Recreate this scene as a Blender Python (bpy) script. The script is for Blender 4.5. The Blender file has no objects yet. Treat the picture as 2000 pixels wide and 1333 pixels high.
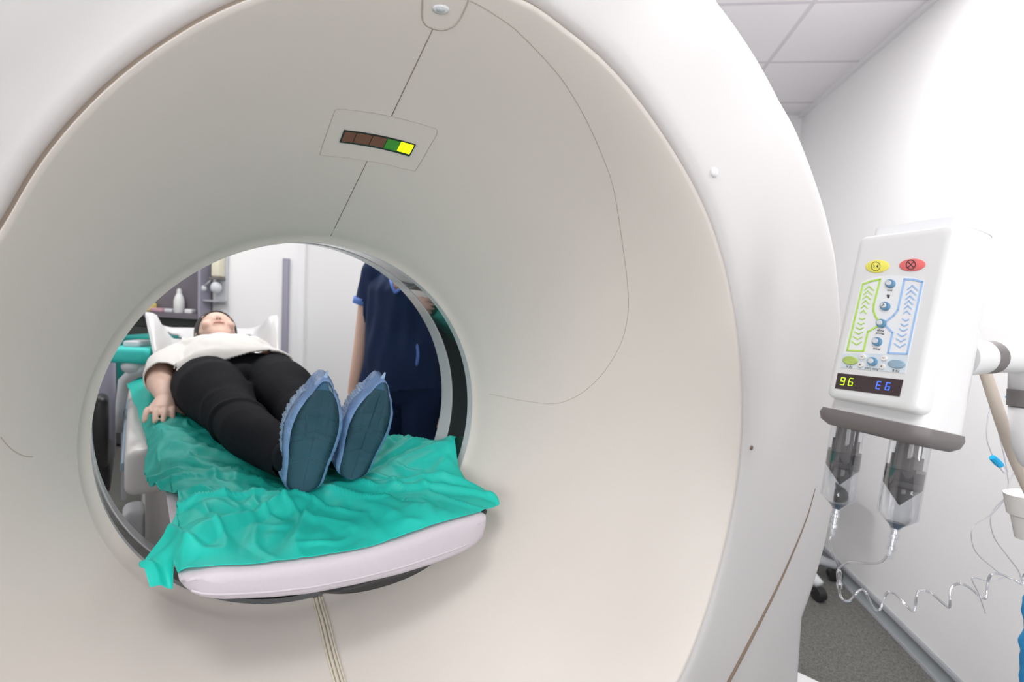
import bpy, bmesh, math, random
import numpy as np
from mathutils import Vector, Matrix, noise
from mathutils.bvhtree import BVHTree
random.seed(7)
SC = bpy.context.scene
COL = SC.collection

# ------------------------------------------------------------------ camera
FPX = 1000.0                      # focal length in pixels of the 2000x1333 frame
CAM_H = 1.25
def rx(a): c, s = math.cos(a), math.sin(a); return np.array([[1, 0, 0], [0, c, -s], [0, s, c]])
def ry(a): c, s = math.cos(a), math.sin(a); return np.array([[c, 0, s], [0, 1, 0], [-s, 0, c]])
def rz(a): c, s = math.cos(a), math.sin(a); return np.array([[c, -s, 0], [s, c, 0], [0, 0, 1]])
MC = ry(.05) @ rx(.0695) @ rz(-.1306195493)      # world -> (right, forward, up)
EYE = np.array([0, 0, CAM_H])
cam_data = bpy.data.cameras.new('camera')
cam_data.sensor_width = 36.0
cam_data.lens = 36.0 * FPX / 2000.0
cam_data.clip_start = .02
cam = bpy.data.objects.new('camera', cam_data); COL.objects.link(cam)
r_, f_, u_ = MC[0], MC[1], MC[2]
cam.matrix_world = Matrix(((r_[0], u_[0], -f_[0], 0), (r_[1], u_[1], -f_[1], 0), (r_[2], u_[2], -f_[2], CAM_H), (0, 0, 0, 1)))
cam_data.dof.use_dof = True
cam_data.dof.focus_distance = .88
cam_data.dof.aperture_fstop = 4.2
SC.camera = cam

# ------------------------------------------------------------------ light
SC.view_settings.view_transform = 'Standard'
SC.view_settings.look = 'None'
SC.view_settings.gamma = 1.0
SC.view_settings.use_curve_mapping = False
SC.view_settings.exposure = 0.14
world = bpy.data.worlds.new('world'); SC.world = world
world.use_nodes = True
world.node_tree.nodes['Background'].inputs[0].default_value = (.9, .95, 1, 1)
world.node_tree.nodes['Background'].inputs[1].default_value = .35
ROOM = dict(x0=-4.3, x1=1.335, y0=-2.4, y1=3.6, z=2.564)
LAMPS = [(.85, 1.55, 25), (-.15, -.35, 12), (.80, -1.5, 3), (-2.9, .9, 10), (-1.35, 2.4, 13.5), (-2.9, 2.7, 11), (-2.4, -1.5, 4)]
for i, (lx, ly, le) in enumerate(LAMPS):
    ld = bpy.data.lights.new('ceiling_lamp_light', 'AREA'); ld.shape = 'SQUARE'; ld.size = .5
    ld.energy = le; ld.color = (1, .985, .97)
    lo = bpy.data.objects.new('ceiling_lamp_light', ld); COL.objects.link(lo)
    lo.location = (lx, ly, ROOM['z'] - .03)
# added fill light behind the camera to brighten the funnel
ld = bpy.data.lights.new('fill_light', 'AREA'); ld.shape = 'RECTANGLE'; ld.size = 1.6; ld.size_y = 1.2
ld.energy = 12; ld.color = (1, .975, .95)
lo = bpy.data.objects.new('fill_light', ld); COL.objects.link(lo)
lo.location = (-.75, ROOM['y0'] + .06, 1.45); lo.rotation_euler = (math.radians(90), 0, 0)

ld = bpy.data.lights.new('fill_light', 'AREA'); ld.shape = 'RECTANGLE'; ld.size = 1.1; ld.size_y = 1.1  # second fill, added at the right wall for the funnel's rim and top
ld.energy = 13; ld.color = (1, .975, .95)
lo = bpy.data.objects.new('fill_light', ld); COL.objects.link(lo)
lo.location = (ROOM['x1'] - .05, -1.0, 1.35); lo.rotation_euler = (0, math.radians(90), 0)

# ------------------------------------------------------------------ pixel -> place helpers
def ray(px, py): return np.array([(px - 1000) / FPX, 1.0, -(py - 666.5) / FPX]) @ MC
def on_plane(px, py, n, k):
    d = ray(px, py); n = np.array(n, float); t = (k - EYE @ n) / (d @ n); return EYE + d * t
def at_depth(px, py, D): return EYE + ray(px, py) * D
GC = np.array([-0.4929546972, 0.9354233925, 1.0004097879])       # centre of the bore's near edge
GM = np.array([[0.7192242131, -0.6946143707, -0.0150800311], [0.6947780446, 0.7190547802, 0.0156106307], [0.0, -0.0217048181, 0.9997644227]])
def g2w(p): return GC + GM @ np.array(p, float)
def w2g(p): return (np.array(p, float) - GC) @ GM
def gpy(px, py, y): return w2g(on_plane(px, py, GM[:, 1], GC @ GM[:, 1] + y))
def mat4(R, t):
    return Matrix(((R[0][0], R[0][1], R[0][2], t[0]), (R[1][0], R[1][1], R[1][2], t[1]), (R[2][0], R[2][1], R[2][2], t[2]), (0, 0, 0, 1)))
ID = Matrix.Identity(4)
GF = mat4(GM, GC)                                               # the scanner's frame: x right, y along the bore, z up

# ------------------------------------------------------------------ materials
def mat(name, col, rough=.5, metal=0., spec=.5, bump=0., bscale=40., var=0., vscale=6., coat=0., emis=None, estr=0., trans=0.):
    m = bpy.data.materials.new(name); m.use_nodes = True
    nt = m.node_tree; b = nt.nodes['Principled BSDF']
    b.inputs['Base Color'].default_value = (*col, 1); b.inputs['Roughness'].default_value = rough
    b.inputs['Metallic'].default_value = metal; b.inputs['Specular IOR Level'].default_value = spec
    b.inputs['Coat Weight'].default_value = coat
    tc = nt.nodes.new('ShaderNodeTexCoord')
    if var:
        n = nt.nodes.new('ShaderNodeTexNoise'); n.inputs['Scale'].default_value = vscale; n.inputs['Detail'].default_value = 4
        nt.links.new(tc.outputs['Object'], n.inputs['Vector'])
        mp = nt.nodes.new('ShaderNodeMapRange'); mp.inputs[3].default_value = 1 - var; mp.inputs[4].default_value = 1 + var
        nt.links.new(n.outputs['Fac'], mp.inputs[0])
        mx = nt.nodes.new('ShaderNodeVectorMath'); mx.operation = 'SCALE'; mx.inputs[0].default_value = col
        nt.links.new(mp.outputs[0], mx.inputs['Scale']); nt.links.new(mx.outputs[0], b.inputs['Base Color'])
    if bump:
        n2 = nt.nodes.new('ShaderNodeTexNoise'); n2.inputs['Scale'].default_value = bscale; n2.inputs['Detail'].default_value = 5
        nt.links.new(tc.outputs['Object'], n2.inputs['Vector'])
        bp = nt.nodes.new('ShaderNodeBump'); bp.inputs['Strength'].default_value = bump; bp.inputs['Distance'].default_value = .01
        nt.links.new(n2.outputs['Fac'], bp.inputs['Height']); nt.links.new(bp.outputs[0], b.inputs['Normal'])
    if emis:
        b.inputs['Emission Color'].default_value = (*emis, 1); b.inputs['Emission Strength'].default_value = estr
    return m
def film(name, col, alpha, rough=.15, bump=0., bscale=60., trl=0.):
    """thin plastic or gauze: part see-through, part the coloured sheet itself"""
    m = mat(name, col, rough, bump=bump, bscale=bscale)
    nt = m.node_tree; b = nt.nodes['Principled BSDF']; out = nt.nodes['Material Output']
    tr = nt.nodes.new('ShaderNodeBsdfTransparent'); tr.inputs[0].default_value = (.5 + .5 * col[0], .5 + .5 * col[1], .5 + .5 * col[2], 1)
    src = b.outputs[0]
    if trl:
        tl = nt.nodes.new('ShaderNodeBsdfTranslucent'); tl.inputs[0].default_value = (*col, 1)
        m1 = nt.nodes.new('ShaderNodeMixShader'); m1.inputs[0].default_value = trl
        nt.links.new(b.outputs[0], m1.inputs[1]); nt.links.new(tl.outputs[0], m1.inputs[2]); src = m1.outputs[0]
    mx = nt.nodes.new('ShaderNodeMixShader'); mx.inputs[0].default_value = alpha
    nt.links.new(tr.outputs[0], mx.inputs[1]); nt.links.new(src, mx.inputs[2]); nt.links.new(mx.outputs[0], out.inputs[0])
    return m
def clear(name, tint=(.97, .98, 1), base=.10, rough=.03):
    m = bpy.data.materials.new(name); m.use_nodes = True; nt = m.node_tree; nt.nodes.clear()
    out = nt.nodes.new('ShaderNodeOutputMaterial'); tr = nt.nodes.new('ShaderNodeBsdfTransparent'); tr.inputs[0].default_value = (*tint, 1)
    gl = nt.nodes.new('ShaderNodeBsdfGlossy'); gl.inputs['Roughness'].default_value = rough
    lw = nt.nodes.new('ShaderNodeLayerWeight'); lw.inputs[0].default_value = .45
    mr = nt.nodes.new('ShaderNodeMapRange'); mr.inputs[3].default_value = base; mr.inputs[4].default_value = .6
    nt.links.new(lw.outputs['Facing'], mr.inputs[0])
    mx = nt.nodes.new('ShaderNodeMixShader'); nt.links.new(mr.outputs[0], mx.inputs[0])
    nt.links.new(tr.outputs[0], mx.inputs[1]); nt.links.new(gl.outputs[0], mx.inputs[2]); nt.links.new(mx.outputs[0], out.inputs[0])
    return m

M = {}
M['gantry'] = mat('gantry_plastic', (.62, .575, .535), .42, bump=.03, bscale=400, var=.015, vscale=3)
M['housing'] = mat('housing_plastic', (.55, .535, .535), .40, bump=.02, bscale=400)
M['groove'] = mat('groove_dark', (.16, .12, .09), .8)
M['groove_shade'] = mat('groove_shade_brown', (.26, .21, .17), .8)  # shadow tone of the rim groove, given as colour
M['seam'] = mat('seam_line', (.20, .17, .14), .8)
M['seam_soft'] = mat('seam_line_soft', (.42, .37, .32), .8)
M['ring'] = mat('ring_grey', (.62, .63, .65), .22, coat=.4)
M['mylar'] = mat('scan_window_film', (.035, .04, .04), .04, spec=1.0, coat=1.0)
M['display'] = mat('display_black', (.02, .015, .015), .15)
M['led_off'] = mat('led_brown', (.16, .065, .04), .5)
M['led_green'] = mat('led_green', (.03, .16, .02), .4, emis=(.02, .20, .01), estr=.35)
M['led_yellow'] = mat('led_yellow', (.5, .6, 0), .4, emis=(.78, 1, .0), estr=1.15)
M['lens'] = mat('lens_grey', (.42, .45, .47), .1, coat=1)
M['white'] = mat('white_plastic', (.77, .77, .78), .3, coat=.2)
M['warmwhite'] = mat('warm_white_plastic', (.80, .78, .76), .35)
M['cushion'] = mat('cushion_vinyl', (.56, .51, .555), .5, bump=.08, bscale=120)
M['black'] = mat('black_plastic', (.02, .02, .022), .4)
M['carbon'] = mat('carbon_shell', (.03, .03, .032), .3)
M['darkgrey'] = mat('dark_grey_plastic', (.17, .155, .155), .45)
M['midgrey'] = mat('mid_grey_plastic', (.36, .37, .40), .45)
M['greyarm'] = mat('light_grey_plastic', (.62, .64, .67), .45)
M['teal'] = film('teal_drape', (.025, .74, .64), .975, .5, bump=.2, bscale=25, trl=.38)
M['tealdark'] = mat('teal_cloth', (.0, .22, .20), .8, bump=.2)
M['tealbright'] = mat('teal_bright_cloth', (.05, .66, .60), .7, bump=.2)
M['skin'] = mat('skin', (.86, .59, .48), .5, spec=.35, var=.06, vscale=30)
M['hair'] = mat('dark_hair', (.028, .02, .016), .5, bump=.4, bscale=90)
M['nostril'] = mat('nostril', (.30, .08, .05), .8); M['lips'] = mat('lips', (.66, .30, .27), .5)
M['pants'] = mat('black_trousers', (.008, .009, .013), .8, spec=.12, bump=.15, bscale=300)
M['shirt'] = mat('white_knit', (.88, .86, .83), .8, bump=.15, bscale=150)
M['navy'] = mat('navy_scrubs', (.013, .034, .105), .75, spec=.3, bump=.1, bscale=60)
M['blue_trim'] = mat('blue_trim', (.12, .27, .78), .6)
M['shoe'] = mat('shoe_sole', (.045, .065, .07), .6, bump=.3, bscale=25)
M['cover'] = film('shoe_cover_film', (.20, .42, .55), .16, .16, bump=1.0, bscale=22)
M['cover_side'] = film('shoe_cover_side_film', (.28, .45, .78), .62, .16, bump=1.0, bscale=40)
M['cover_dense'] = film('shoe_cover_gathers', (.42, .60, .86), .80, .2, bump=1.0, bscale=70)
M['clear'] = clear('clear_plastic', base=.05)
M['tube'] = clear('clear_tube', (.90, .91, .95), .28, .08)
M['liquid'] = clear('clear_liquid', (.95, .96, .97), .03)
M['piston'] = mat('piston_rubber', (.06, .055, .058), .6)
M['tip'] = mat('syringe_tip_blue', (.05, .09, .14), .3)
M['yellow'] = mat('yellow_button', (.88, .80, .13), .5)
M['red'] = mat('red_button', (.82, .17, .17), .5)
M['green'] = mat('green_print', (.50, .78, .12), .5)
M['lime'] = mat('lime_button', (.45, .58, .16), .5)
M['lightblue'] = mat('light_blue_print', (.36, .57, .90), .5)
M['steel_blue'] = mat('steel_blue_button', (.13, .29, .46), .4)
M['bluegrey'] = mat('blue_grey_button', (.30, .43, .55), .45)
M['keycap'] = mat('keycap_grey', (.66, .68, .72), .4)
M['panel'] = mat('panel_white', (.84, .85, .88), .4)
M['panel_low'] = mat('panel_blue_white', (.68, .75, .82), .4)
M['ink'] = mat('ink', (.06, .05, .06), .6)
M['screen'] = mat('screen_dark', (.055, .035, .04), .3)
M['seg_lime'] = mat('segment_lime', (.4, .6, 0), .4, emis=(.62, 1, .02), estr=1.0)
M['seg_blue'] = mat('segment_blue', (.05, .1, .7), .4, emis=(.05, .16, 1), estr=1.3)
M['beige'] = mat('beige_hose', (.66, .58, .50), .6)
M['strap'] = mat('strap_beige', (.58, .53, .44), .55)
M['cyan'] = mat('cyan_clamp', (.0, .42, .80), .4)
M['glove'] = mat('blue_glove', (.02, .30, .66), .5)
M['cupboard'] = mat('cupboard_grey', (.16, .145, .17), .6)
M['cupboard_dark'] = mat('cupboard_dark', (.035, .04, .04), .6)
M['cream'] = mat('cream_bottle', (.80, .76, .60), .4)
M['pink'] = mat('pink_box', (.55, .33, .40), .6)
M['yellowbag'] = mat('yellow_plastic', (.80, .68, .20), .5)
M['purple_grey'] = mat('purple_grey_trim', (.33, .32, .40), .5)
M['lamp_diffuser'] = mat('lamp_diffuser', (.9, .9, .9), .5, emis=(1, .985, .97), estr=2.5)
M['wall'] = mat('wall_paint', (.92, .915, .925), .6, bump=.05, bscale=250)
M['door'] = mat('door_paint', (.82, .82, .83), .4)
M['frame'] = mat('door_frame_paint', (.88, .88, .90), .35)
M['cove'] = mat('baseboard_grey', (.27, .30, .31), .45)
M['cove_light'] = mat('baseboard_edge', (.50, .50, .56), .4)
M['glowpane'] = mat('added_pane_glow', (.9, .95, 1), .1, emis=(.95, .98, 1), estr=2.0)  # glowing pane of the two added windows

def floor_mat():
    m = mat('speckled_vinyl', (.2, .2, .18), .55)
    nt = m.node_tree; b = nt.nodes['Principled BSDF']; tc = nt.nodes.new('ShaderNodeTexCoord')
    n = nt.nodes.new('ShaderNodeTexNoise'); n.inputs['Scale'].default_value = 70; n.inputs['Detail'].default_value = 6; n.inputs['Roughness'].default_value = .8
    n3 = nt.nodes.new('ShaderNodeTexNoise'); n3.inputs['Scale'].default_value = 220; n3.inputs['Detail'].default_value = 3
    nt.links.new(tc.outputs['Object'], n.inputs['Vector']); nt.links.new(tc.outputs['Object'], n3.inputs['Vector'])
    ad = nt.nodes.new('ShaderNodeMath'); ad.operation = 'ADD'; nt.links.new(n.outputs['Fac'], ad.inputs[0]); nt.links.new(n3.outputs['Fac'], ad.inputs[1])
    cr = nt.nodes.new('ShaderNodeValToRGB'); e = cr.color_ramp.elements
    e[0].position = .40; e[0].color = (.042, .047, .038, 1); e[1].position = .62; e[1].color = (.215, .21, .20, 1)
    hf = nt.nodes.new('ShaderNodeMath'); hf.operation = 'MULTIPLY'; hf.inputs[1].default_value = .5
    nt.links.new(ad.outputs[0], hf.inputs[0]); nt.links.new(hf.outputs[0], cr.inputs[0]); nt.links.new(cr.outputs[0], b.inputs['Base Color'])
    return m
def ceil_mat():
    m = mat('ceiling_tiles', (.8, .79, .81), .8)
    nt = m.node_tree; b = nt.nodes['Principled BSDF']; tc = nt.nodes.new('ShaderNodeTexCoord')
    sx = nt.nodes.new('ShaderNodeSeparateXYZ'); nt.links.new(tc.outputs['Object'], sx.inputs[0])
    fac = None
    for ax, off in (('X', .88), ('Y', 2.352)):
        a = nt.nodes.new('ShaderNodeMath'); a.operation = 'SUBTRACT'; a.inputs[1].default_value = off - .5225 * 20
        nt.links.new(sx.outputs[ax], a.inputs[0])
        p = nt.nodes.new('ShaderNodeMath'); p.operation = 'PINGPONG'; p.inputs[1].default_value = .26125; nt.links.new(a.outputs[0], p.inputs[0])
        l = nt.nodes.new('ShaderNodeMath'); l.operation = 'LESS_THAN'; l.inputs[1].default_value = .010; nt.links.new(p.outputs[0], l.inputs[0])
        if fac is None: fac = l
        else:
            mxm = nt.nodes.new('ShaderNodeMath'); mxm.operation = 'MAXIMUM'; nt.links.new(fac.outputs[0], mxm.inputs[0]); nt.links.new(l.outputs[0], mxm.inputs[1]); fac = mxm
    mx = nt.nodes.new('ShaderNodeMix'); mx.data_type = 'RGBA'; mx.inputs[6].default_value = (.93, .91, .94, 1); mx.inputs[7].default_value = (.74, .72, .76, 1)
    nt.links.new(fac.outputs[0], mx.inputs[0]); nt.links.new(mx.outputs[2], b.inputs['Base Color'])
    return m
M['floor'] = floor_mat(); M['ceiling'] = ceil_mat()

# ------------------------------------------------------------------ building helpers
WM = {}                                   # world matrix of every root
def root(name, label, cat, frame=ID, base=(0, 0, 0), group=None):
    o = bpy.data.objects.new(name, None); COL.objects.link(o); o.empty_display_size = .05
    m = frame @ Matrix.Translation(Vector(base)); o.matrix_world = m; WM[o.name] = m
    o['label'] = label; o['category'] = cat
    if group: o['group'] = group
    return o
def top_of(o):
    while o.parent: o = o.parent
    return o
def put(name, me, material, parent=None, frame=ID, base=None, smooth=True):
    """link mesh `me` (coordinates in `frame`) as a part of `parent` or as a thing of its own based at `base`"""
    if parent is not None: inv = WM[top_of(parent).name].inverted()
    else:
        if base is None:
            co = np.array([v.co[:] for v in me.vertices]); base = ((co[:, 0].min() + co[:, 0].max()) / 2, (co[:, 1].min() + co[:, 1].max()) / 2, co[:, 2].min())
        m = frame @ Matrix.Translation(Vector(base)); inv = m.inverted()
    me.transform(inv @ frame)
    me.materials.clear(); me.materials.append(material)
    for p in me.polygons: p.use_smooth = smooth
    o = bpy.data.objects.new(name, me); COL.objects.link(o)
    if parent is not None: o.parent = parent
    else: o.matrix_world = m; WM[o.name] = m
    return o
def tag(o, label, cat, group=None):
    o['label'] = label; o['category'] = cat
    if group: o['group'] = group
    return o
def struct(o, label=None, cat=None):
    o['kind'] = 'structure'
    if label: o['label'] = label
    if cat: o['category'] = cat
    return o

_t = bmesh.new(); ICO = [tuple(v.co) for v in bmesh.ops.create_icosphere(_t, subdivisions=3, radius=1)['verts']]; _t.free()
class MB:
    def __init__(s): s.b = bmesh.new()
    def mesh(s, auto=None):
        bmesh.ops.recalc_face_normals(s.b, faces=s.b.faces)
        me = bpy.data.meshes.new('m'); s.b.to_mesh(me); s.b.free(); return me
    def put(s, name, material, parent=None, frame=ID, base=None, smooth=False, auto=35):
        me = s.mesh()
        o = put(name, me, material, parent, frame, base, True)
        if not smooth:
            bm = bmesh.new(); bm.from_mesh(o.data)
            for e in bm.edges:
                if len(e.link_faces) == 2 and e.calc_face_angle(0) > math.radians(auto): e.smooth = False
            bm.to_mesh(o.data); bm.free()
        return o
    def box(s, lo, hi, bev=0., seg=3, mtx=None):
        r = bmesh.ops.create_cube(s.b, size=1)
        vs = r['verts']
        for v in vs: v.co = Vector([lo[i] + (v.co[i] + .5) * (hi[i] - lo[i]) for i in range(3)])
        if bev:
            es = list({e for v in vs for e in v.link_edges})
            rr = bmesh.ops.bevel(s.b, geom=es, offset=bev, segments=seg, profile=.5, affect='EDGES')
            vs = list({v for f in rr['faces'] for v in f.verts} | {v for v in vs if v.is_valid})
        if mtx:
            for v in vs: v.co = mtx @ v.co
        return s
    def loft(s, rings, cap=True, closed=True):
        rr = [[s.b.verts.new(Vector(p)) for p in ring] for ring in rings]
        n = len(rr[0])
        for a, b in zip(rr[:-1], rr[1:]):
            for i in range(n if closed else n - 1):
                j = (i + 1) % n
                s.b.faces.new((a[i], a[j], b[j], b[i]))
        if cap and closed:
            s.b.faces.new(rr[0][::-1]); s.b.faces.new(rr[-1])
        return s
    def tube(s, pts, r, n=10, cap=True, flat=1.0):
        pts = [Vector(p) for p in pts]; rs = r if isinstance(r, (list, tuple)) else [r] * len(pts)
        up = Vector((0, 0, 1)); rings = []; prev = None
        for i, p in enumerate(pts):
            t = (pts[min(i + 1, len(pts) - 1)] - pts[max(i - 1, 0)]).normalized()
            if prev is None:
                a = t.orthogonal().normalized()
            else:
                a = (prev - t * prev.dot(t)).normalized()
            prev = a; b = t.cross(a)
            rings.append([p + (a * math.cos(2 * math.pi * k / n) + b * math.sin(2 * math.pi * k / n) * flat) * rs[i] for k in range(n)])
        return s.loft(rings, cap)
    def lathe(s, prof, p0, axis, n=32, cap=True):
        """prof: (distance along axis, radius)"""
        ax = Vector(axis).normalized(); a = ax.orthogonal().normalized(); b = ax.cross(a); p0 = Vector(p0)
        return s.loft([[p0 + ax * d + (a * math.cos(2 * math.pi * k / n) + b * math.sin(2 * math.pi * k / n)) * max(r, 1e-5) for k in range(n)] for d, r in prof], cap)
    def ell(s, c, r, u=20, v=12, mtx=None):
        q = bmesh.ops.create_uvsphere(s.b, u_segments=u, v_segments=v, radius=1)['verts']
        for w in q:
            w.co = Vector((c[0] + w.co.x * r[0], c[1] + w.co.y * r[1], c[2] + w.co.z * r[2]))
            if mtx: w.co = mtx @ w.co
        return s
    def prism(s, poly, off):
        """flat polygon (3-d points) extruded by vector off"""
        off = Vector(off); n = len(poly)
        a = [s.b.verts.new(Vector(p)) for p in poly]; b = [s.b.verts.new(Vector(p) + off) for p in poly]
        s.b.faces.new(a[::-1]); s.b.faces.new(b)
        for i in range(n): s.b.faces.new((a[i], a[(i + 1) % n], b[(i + 1) % n], b[i]))
        return s
    def grid(s, P):
        V = [[s.b.verts.new(Vector(p)) for p in row] for row in P]
        for i in range(len(V) - 1):
            for j in range(len(V[0]) - 1): s.b.faces.new((V[i][j], V[i][j + 1], V[i + 1][j + 1], V[i + 1][j]))
        return s
    def hull(s, *ells):
        """convex hull of ellipsoids ((x,y,z), r or (rx,ry,rz))"""
        t = bmesh.new(); V = []
        for c, r in ells:
            if isinstance(r, (int, float)): r = (r, r, r)
            for d in ICO: V.append(t.verts.new((c[0] + d[0] * r[0], c[1] + d[1] * r[1], c[2] + d[2] * r[2])))
        res = bmesh.ops.convex_hull(t, input=V)
        mp = {}
        for f in t.faces:
            vv = []
            for v in f.verts:
                if v not in mp: mp[v] = s.b.verts.new(v.co)
                vv.append(mp[v])
            s.b.faces.new(vv)
        t.free()
        return s
    def chain(s, *ells):
        for a, b in zip(ells[:-1], ells[1:]): s.hull(a, b)
        return s
def fuse(mb, voxel, smooth=4, cut=None, warp=None):
    """melt overlapping solids of mb into one continuous surface"""
    me = mb.mesh(); o = bpy.data.objects.new('t', me); COL.objects.link(o)
    md = o.modifiers.new('r', 'REMESH'); md.mode = 'VOXEL'; md.voxel_size = voxel
    if smooth:
        ms = o.modifiers.new('s', 'SMOOTH'); ms.factor = .6; ms.iterations = smooth
    dg = bpy.context.evaluated_depsgraph_get(); dg.update()
    out = bpy.data.meshes.new_from_object(o.evaluated_get(dg), depsgraph=dg)
    bpy.data.objects.remove(o); bpy.data.meshes.remove(me)
    bm = bmesh.new(); bm.from_mesh(out)
    if cut:
        bmesh.ops.delete(bm, geom=[v for v in bm.verts if cut(v.co)], context='VERTS')
    if warp:
        bm.normal_update()
        mv = [(v, warp(v.co, v.normal)) for v in bm.verts]
        for v, c in mv: v.co = c
    bm.to_mesh(out); bm.free()
    return out
def cat_spline(pts, n):
    """Catmull-Rom through pts, n samples per span"""
    P = [np.array(p, float) for p in pts]; P = [2 * P[0] - P[1]] + P + [2 * P[-1] - P[-2]]
    out = []
    for i in range(1, len(P) - 2):
        for k in range(n):
            t = k / n; a, b, c, d = P[i - 1], P[i], P[i + 1], P[i + 2]
            out.append(.5 * ((2 * b) + (c - a) * t + (2 * a - 5 * b + 4 * c - d) * t * t + (3 * b - a - 3 * c + d) * t ** 3))
    out.append(P[-2]); return out

# ================================================================== the room
R = ROOM
def slab(name, lo, hi, m):
    mb = MB().box(lo, hi); return struct(mb.put(name, m, base=((lo[0] + hi[0]) / 2, (lo[1] + hi[1]) / 2, lo[2])))
def slab0(name, lo, hi, m):
    mb = MB().box(lo, hi); return struct(mb.put(name, m, base=(0, 0, 0)))
slab0('floor', (R['x0'] - .1, R['y0'] - .1, -.1), (R['x1'] + .1, R['y1'] + .1, 0), M['floor'])
slab0('ceiling', (R['x0'] - .1, R['y0'] - .1, R['z']), (R['x1'] + .1, R['y1'] + .1, R['z'] + .1), M['ceiling'])
slab('wall_right', (R['x1'], R['y0'] - .1, 0), (R['x1'] + .1, R['y1'] + .1, R['z']), M['wall'])
slab('wall_left', (R['x0'] - .1, R['y0'] - .1, 0), (R['x0'], R['y1'] + .1, R['z']), M['wall'])
slab('wall_far', (R['x0'], R['y1'], 0), (R['x1'], R['y1'] + .1, R['z']), M['wall'])
slab('wall_near', (R['x0'], R['y0'] - .1, 0), (R['x1'], R['y0'], R['z']), M['wall'])
def skirting(name, a, b, nx, ny):
    a, b = Vector(a), Vector(b); n = Vector((nx, ny, 0))
    prof = [(0, 0), (.018, 0), (.018, .010), (.012, .016), (.006, .05), (.010, .062), (.010, .074), (0, .074)]
    mb = MB().loft([[p + n * d + Vector((0, 0, z)) for d, z in prof] for p in (a, b)])
    o = struct(mb.put(name, M['cove'], base=tuple(a)))
    mb = MB(); k = n * .0195
    mb.prism([a + k, b + k, b + k + Vector((0, 0, .013)), a + k + Vector((0, 0, .013))], n * .001)
    k = n * .0105
    mb.prism([a + k + Vector((0, 0, .060)), b + k + Vector((0, 0, .060)), b + k + Vector((0, 0, .075)), a + k + Vector((0, 0, .075))], n * .001)
    mb.put('baseboard_edging', M['cove_light'], o)
    return o
skirting('baseboard_right', (R['x1'], R['y0'], 0), (R['x1'], R['y1'], 0), -1, 0)
skirting('baseboard_far', (R['x0'], R['y1'], 0), (R['x1'], R['y1'], 0), 0, -1)
skirting('baseboard_left', (R['x0'], R['y0'], 0), (R['x0'], R['y1'], 0), 1, 0)
for i, (lx, ly, le) in enumerate(LAMPS):
    t = root('ceiling_light', 'square recessed ceiling light panel out of the photo above the scanner room', 'ceiling light', ID, (lx, ly, R['z']), 'ceiling light panels')
    mb = MB()
    for a, b in (((-.28, -.28), (.28, -.25)), ((-.28, .25), (.28, .28)), ((-.28, -.25), (-.25, .25)), ((.25, -.25), (.28, .25))):
        mb.box((lx + a[0], ly + a[1], R['z'] - .012), (lx + b[0], ly + b[1], R['z'] + .001))
    mb.put('light_frame', M['white'], t)
    MB().box((lx - .25, ly - .25, R['z'] - .006), (lx + .25, ly + .25, R['z'] - .001)).put('diffuser', M['lamp_diffuser'], t)
# made-up window with a glowing pane, put around the rear fill light
mb = MB()
for lo, hi in (((-1.61, -2.4, .84), (.11, -2.36, .9)), ((-1.61, -2.4, 2.1), (.11, -2.36, 2.16)), ((-1.61, -2.4, .9), (-1.55, -2.36, 2.1)), ((.05, -2.4, .9), (.11, -2.36, 2.1)), ((-.78, -2.4, .9), (-.72, -2.36, 2.1))): mb.box(lo, hi)
wf = struct(mb.put('added_window_1', M['frame']))
MB().box((-1.55, -2.398, .9), (.05, -2.385, 2.1)).put('glow_pane', M['glowpane'], wf)
mb = MB()
for lo_, hi_ in (((1.295, -1.61, .74), (1.335, -.39, .8)), ((1.295, -1.61, 1.9), (1.335, -.39, 1.96)), ((1.295, -1.61, .8), (1.335, -1.55, 1.9)), ((1.295, -.45, .8), (1.335, -.39, 1.9))): mb.box(lo_, hi_)
wf = struct(mb.put('added_window_2', M['frame']))  # unseen frame, added to go with the right-hand fill light
MB().box((1.32, -1.55, .8), (1.333, -.45, 1.9)).put('glow_pane', M['glowpane'], wf)
# far wall: door with frame, grey guard strip
xd = on_plane(593, 560, (0, 1, 0), 3.6)[0]
mb = MB().box((xd + .03, 3.575, 0), (xd + .93, 3.6, 2.1))
dr = struct(mb.put('door_1', M['door']))
mb = MB().box((xd - .025, 3.555, 0), (xd + .03, 3.6, 2.16)).box((xd + .93, 3.555, 0), (xd + .985, 3.6, 2.16)).box((xd + .03, 3.555, 2.1), (xd + .93, 3.6, 2.16))
mb.put('door_frame', M['frame'], dr)
MB().tube([(xd + .86, 3.575, 1.0), (xd + .86, 3.53, 1.0), (xd + .76, 3.53, 1.0)], .009).put('door_handle', M['midgrey'], dr)
a = on_plane(555.5, 505, (0, 1, 0), 3.6); b = on_plane(567, 505, (0, 1, 0), 3.6)
struct(MB().box((a[0], 3.575, .074), (b[0], 3.6, a[2]), .004).put('trim_1', M['purple_grey']))
# grey skirting board line in front of door ends there; right wall far strip
struct(MB().box((R['x1'] - .02, R['y0'], R['z'] - .02), (R['x1'], R['y1'], R['z']), 0).put('trim_2', M['frame']))

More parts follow.
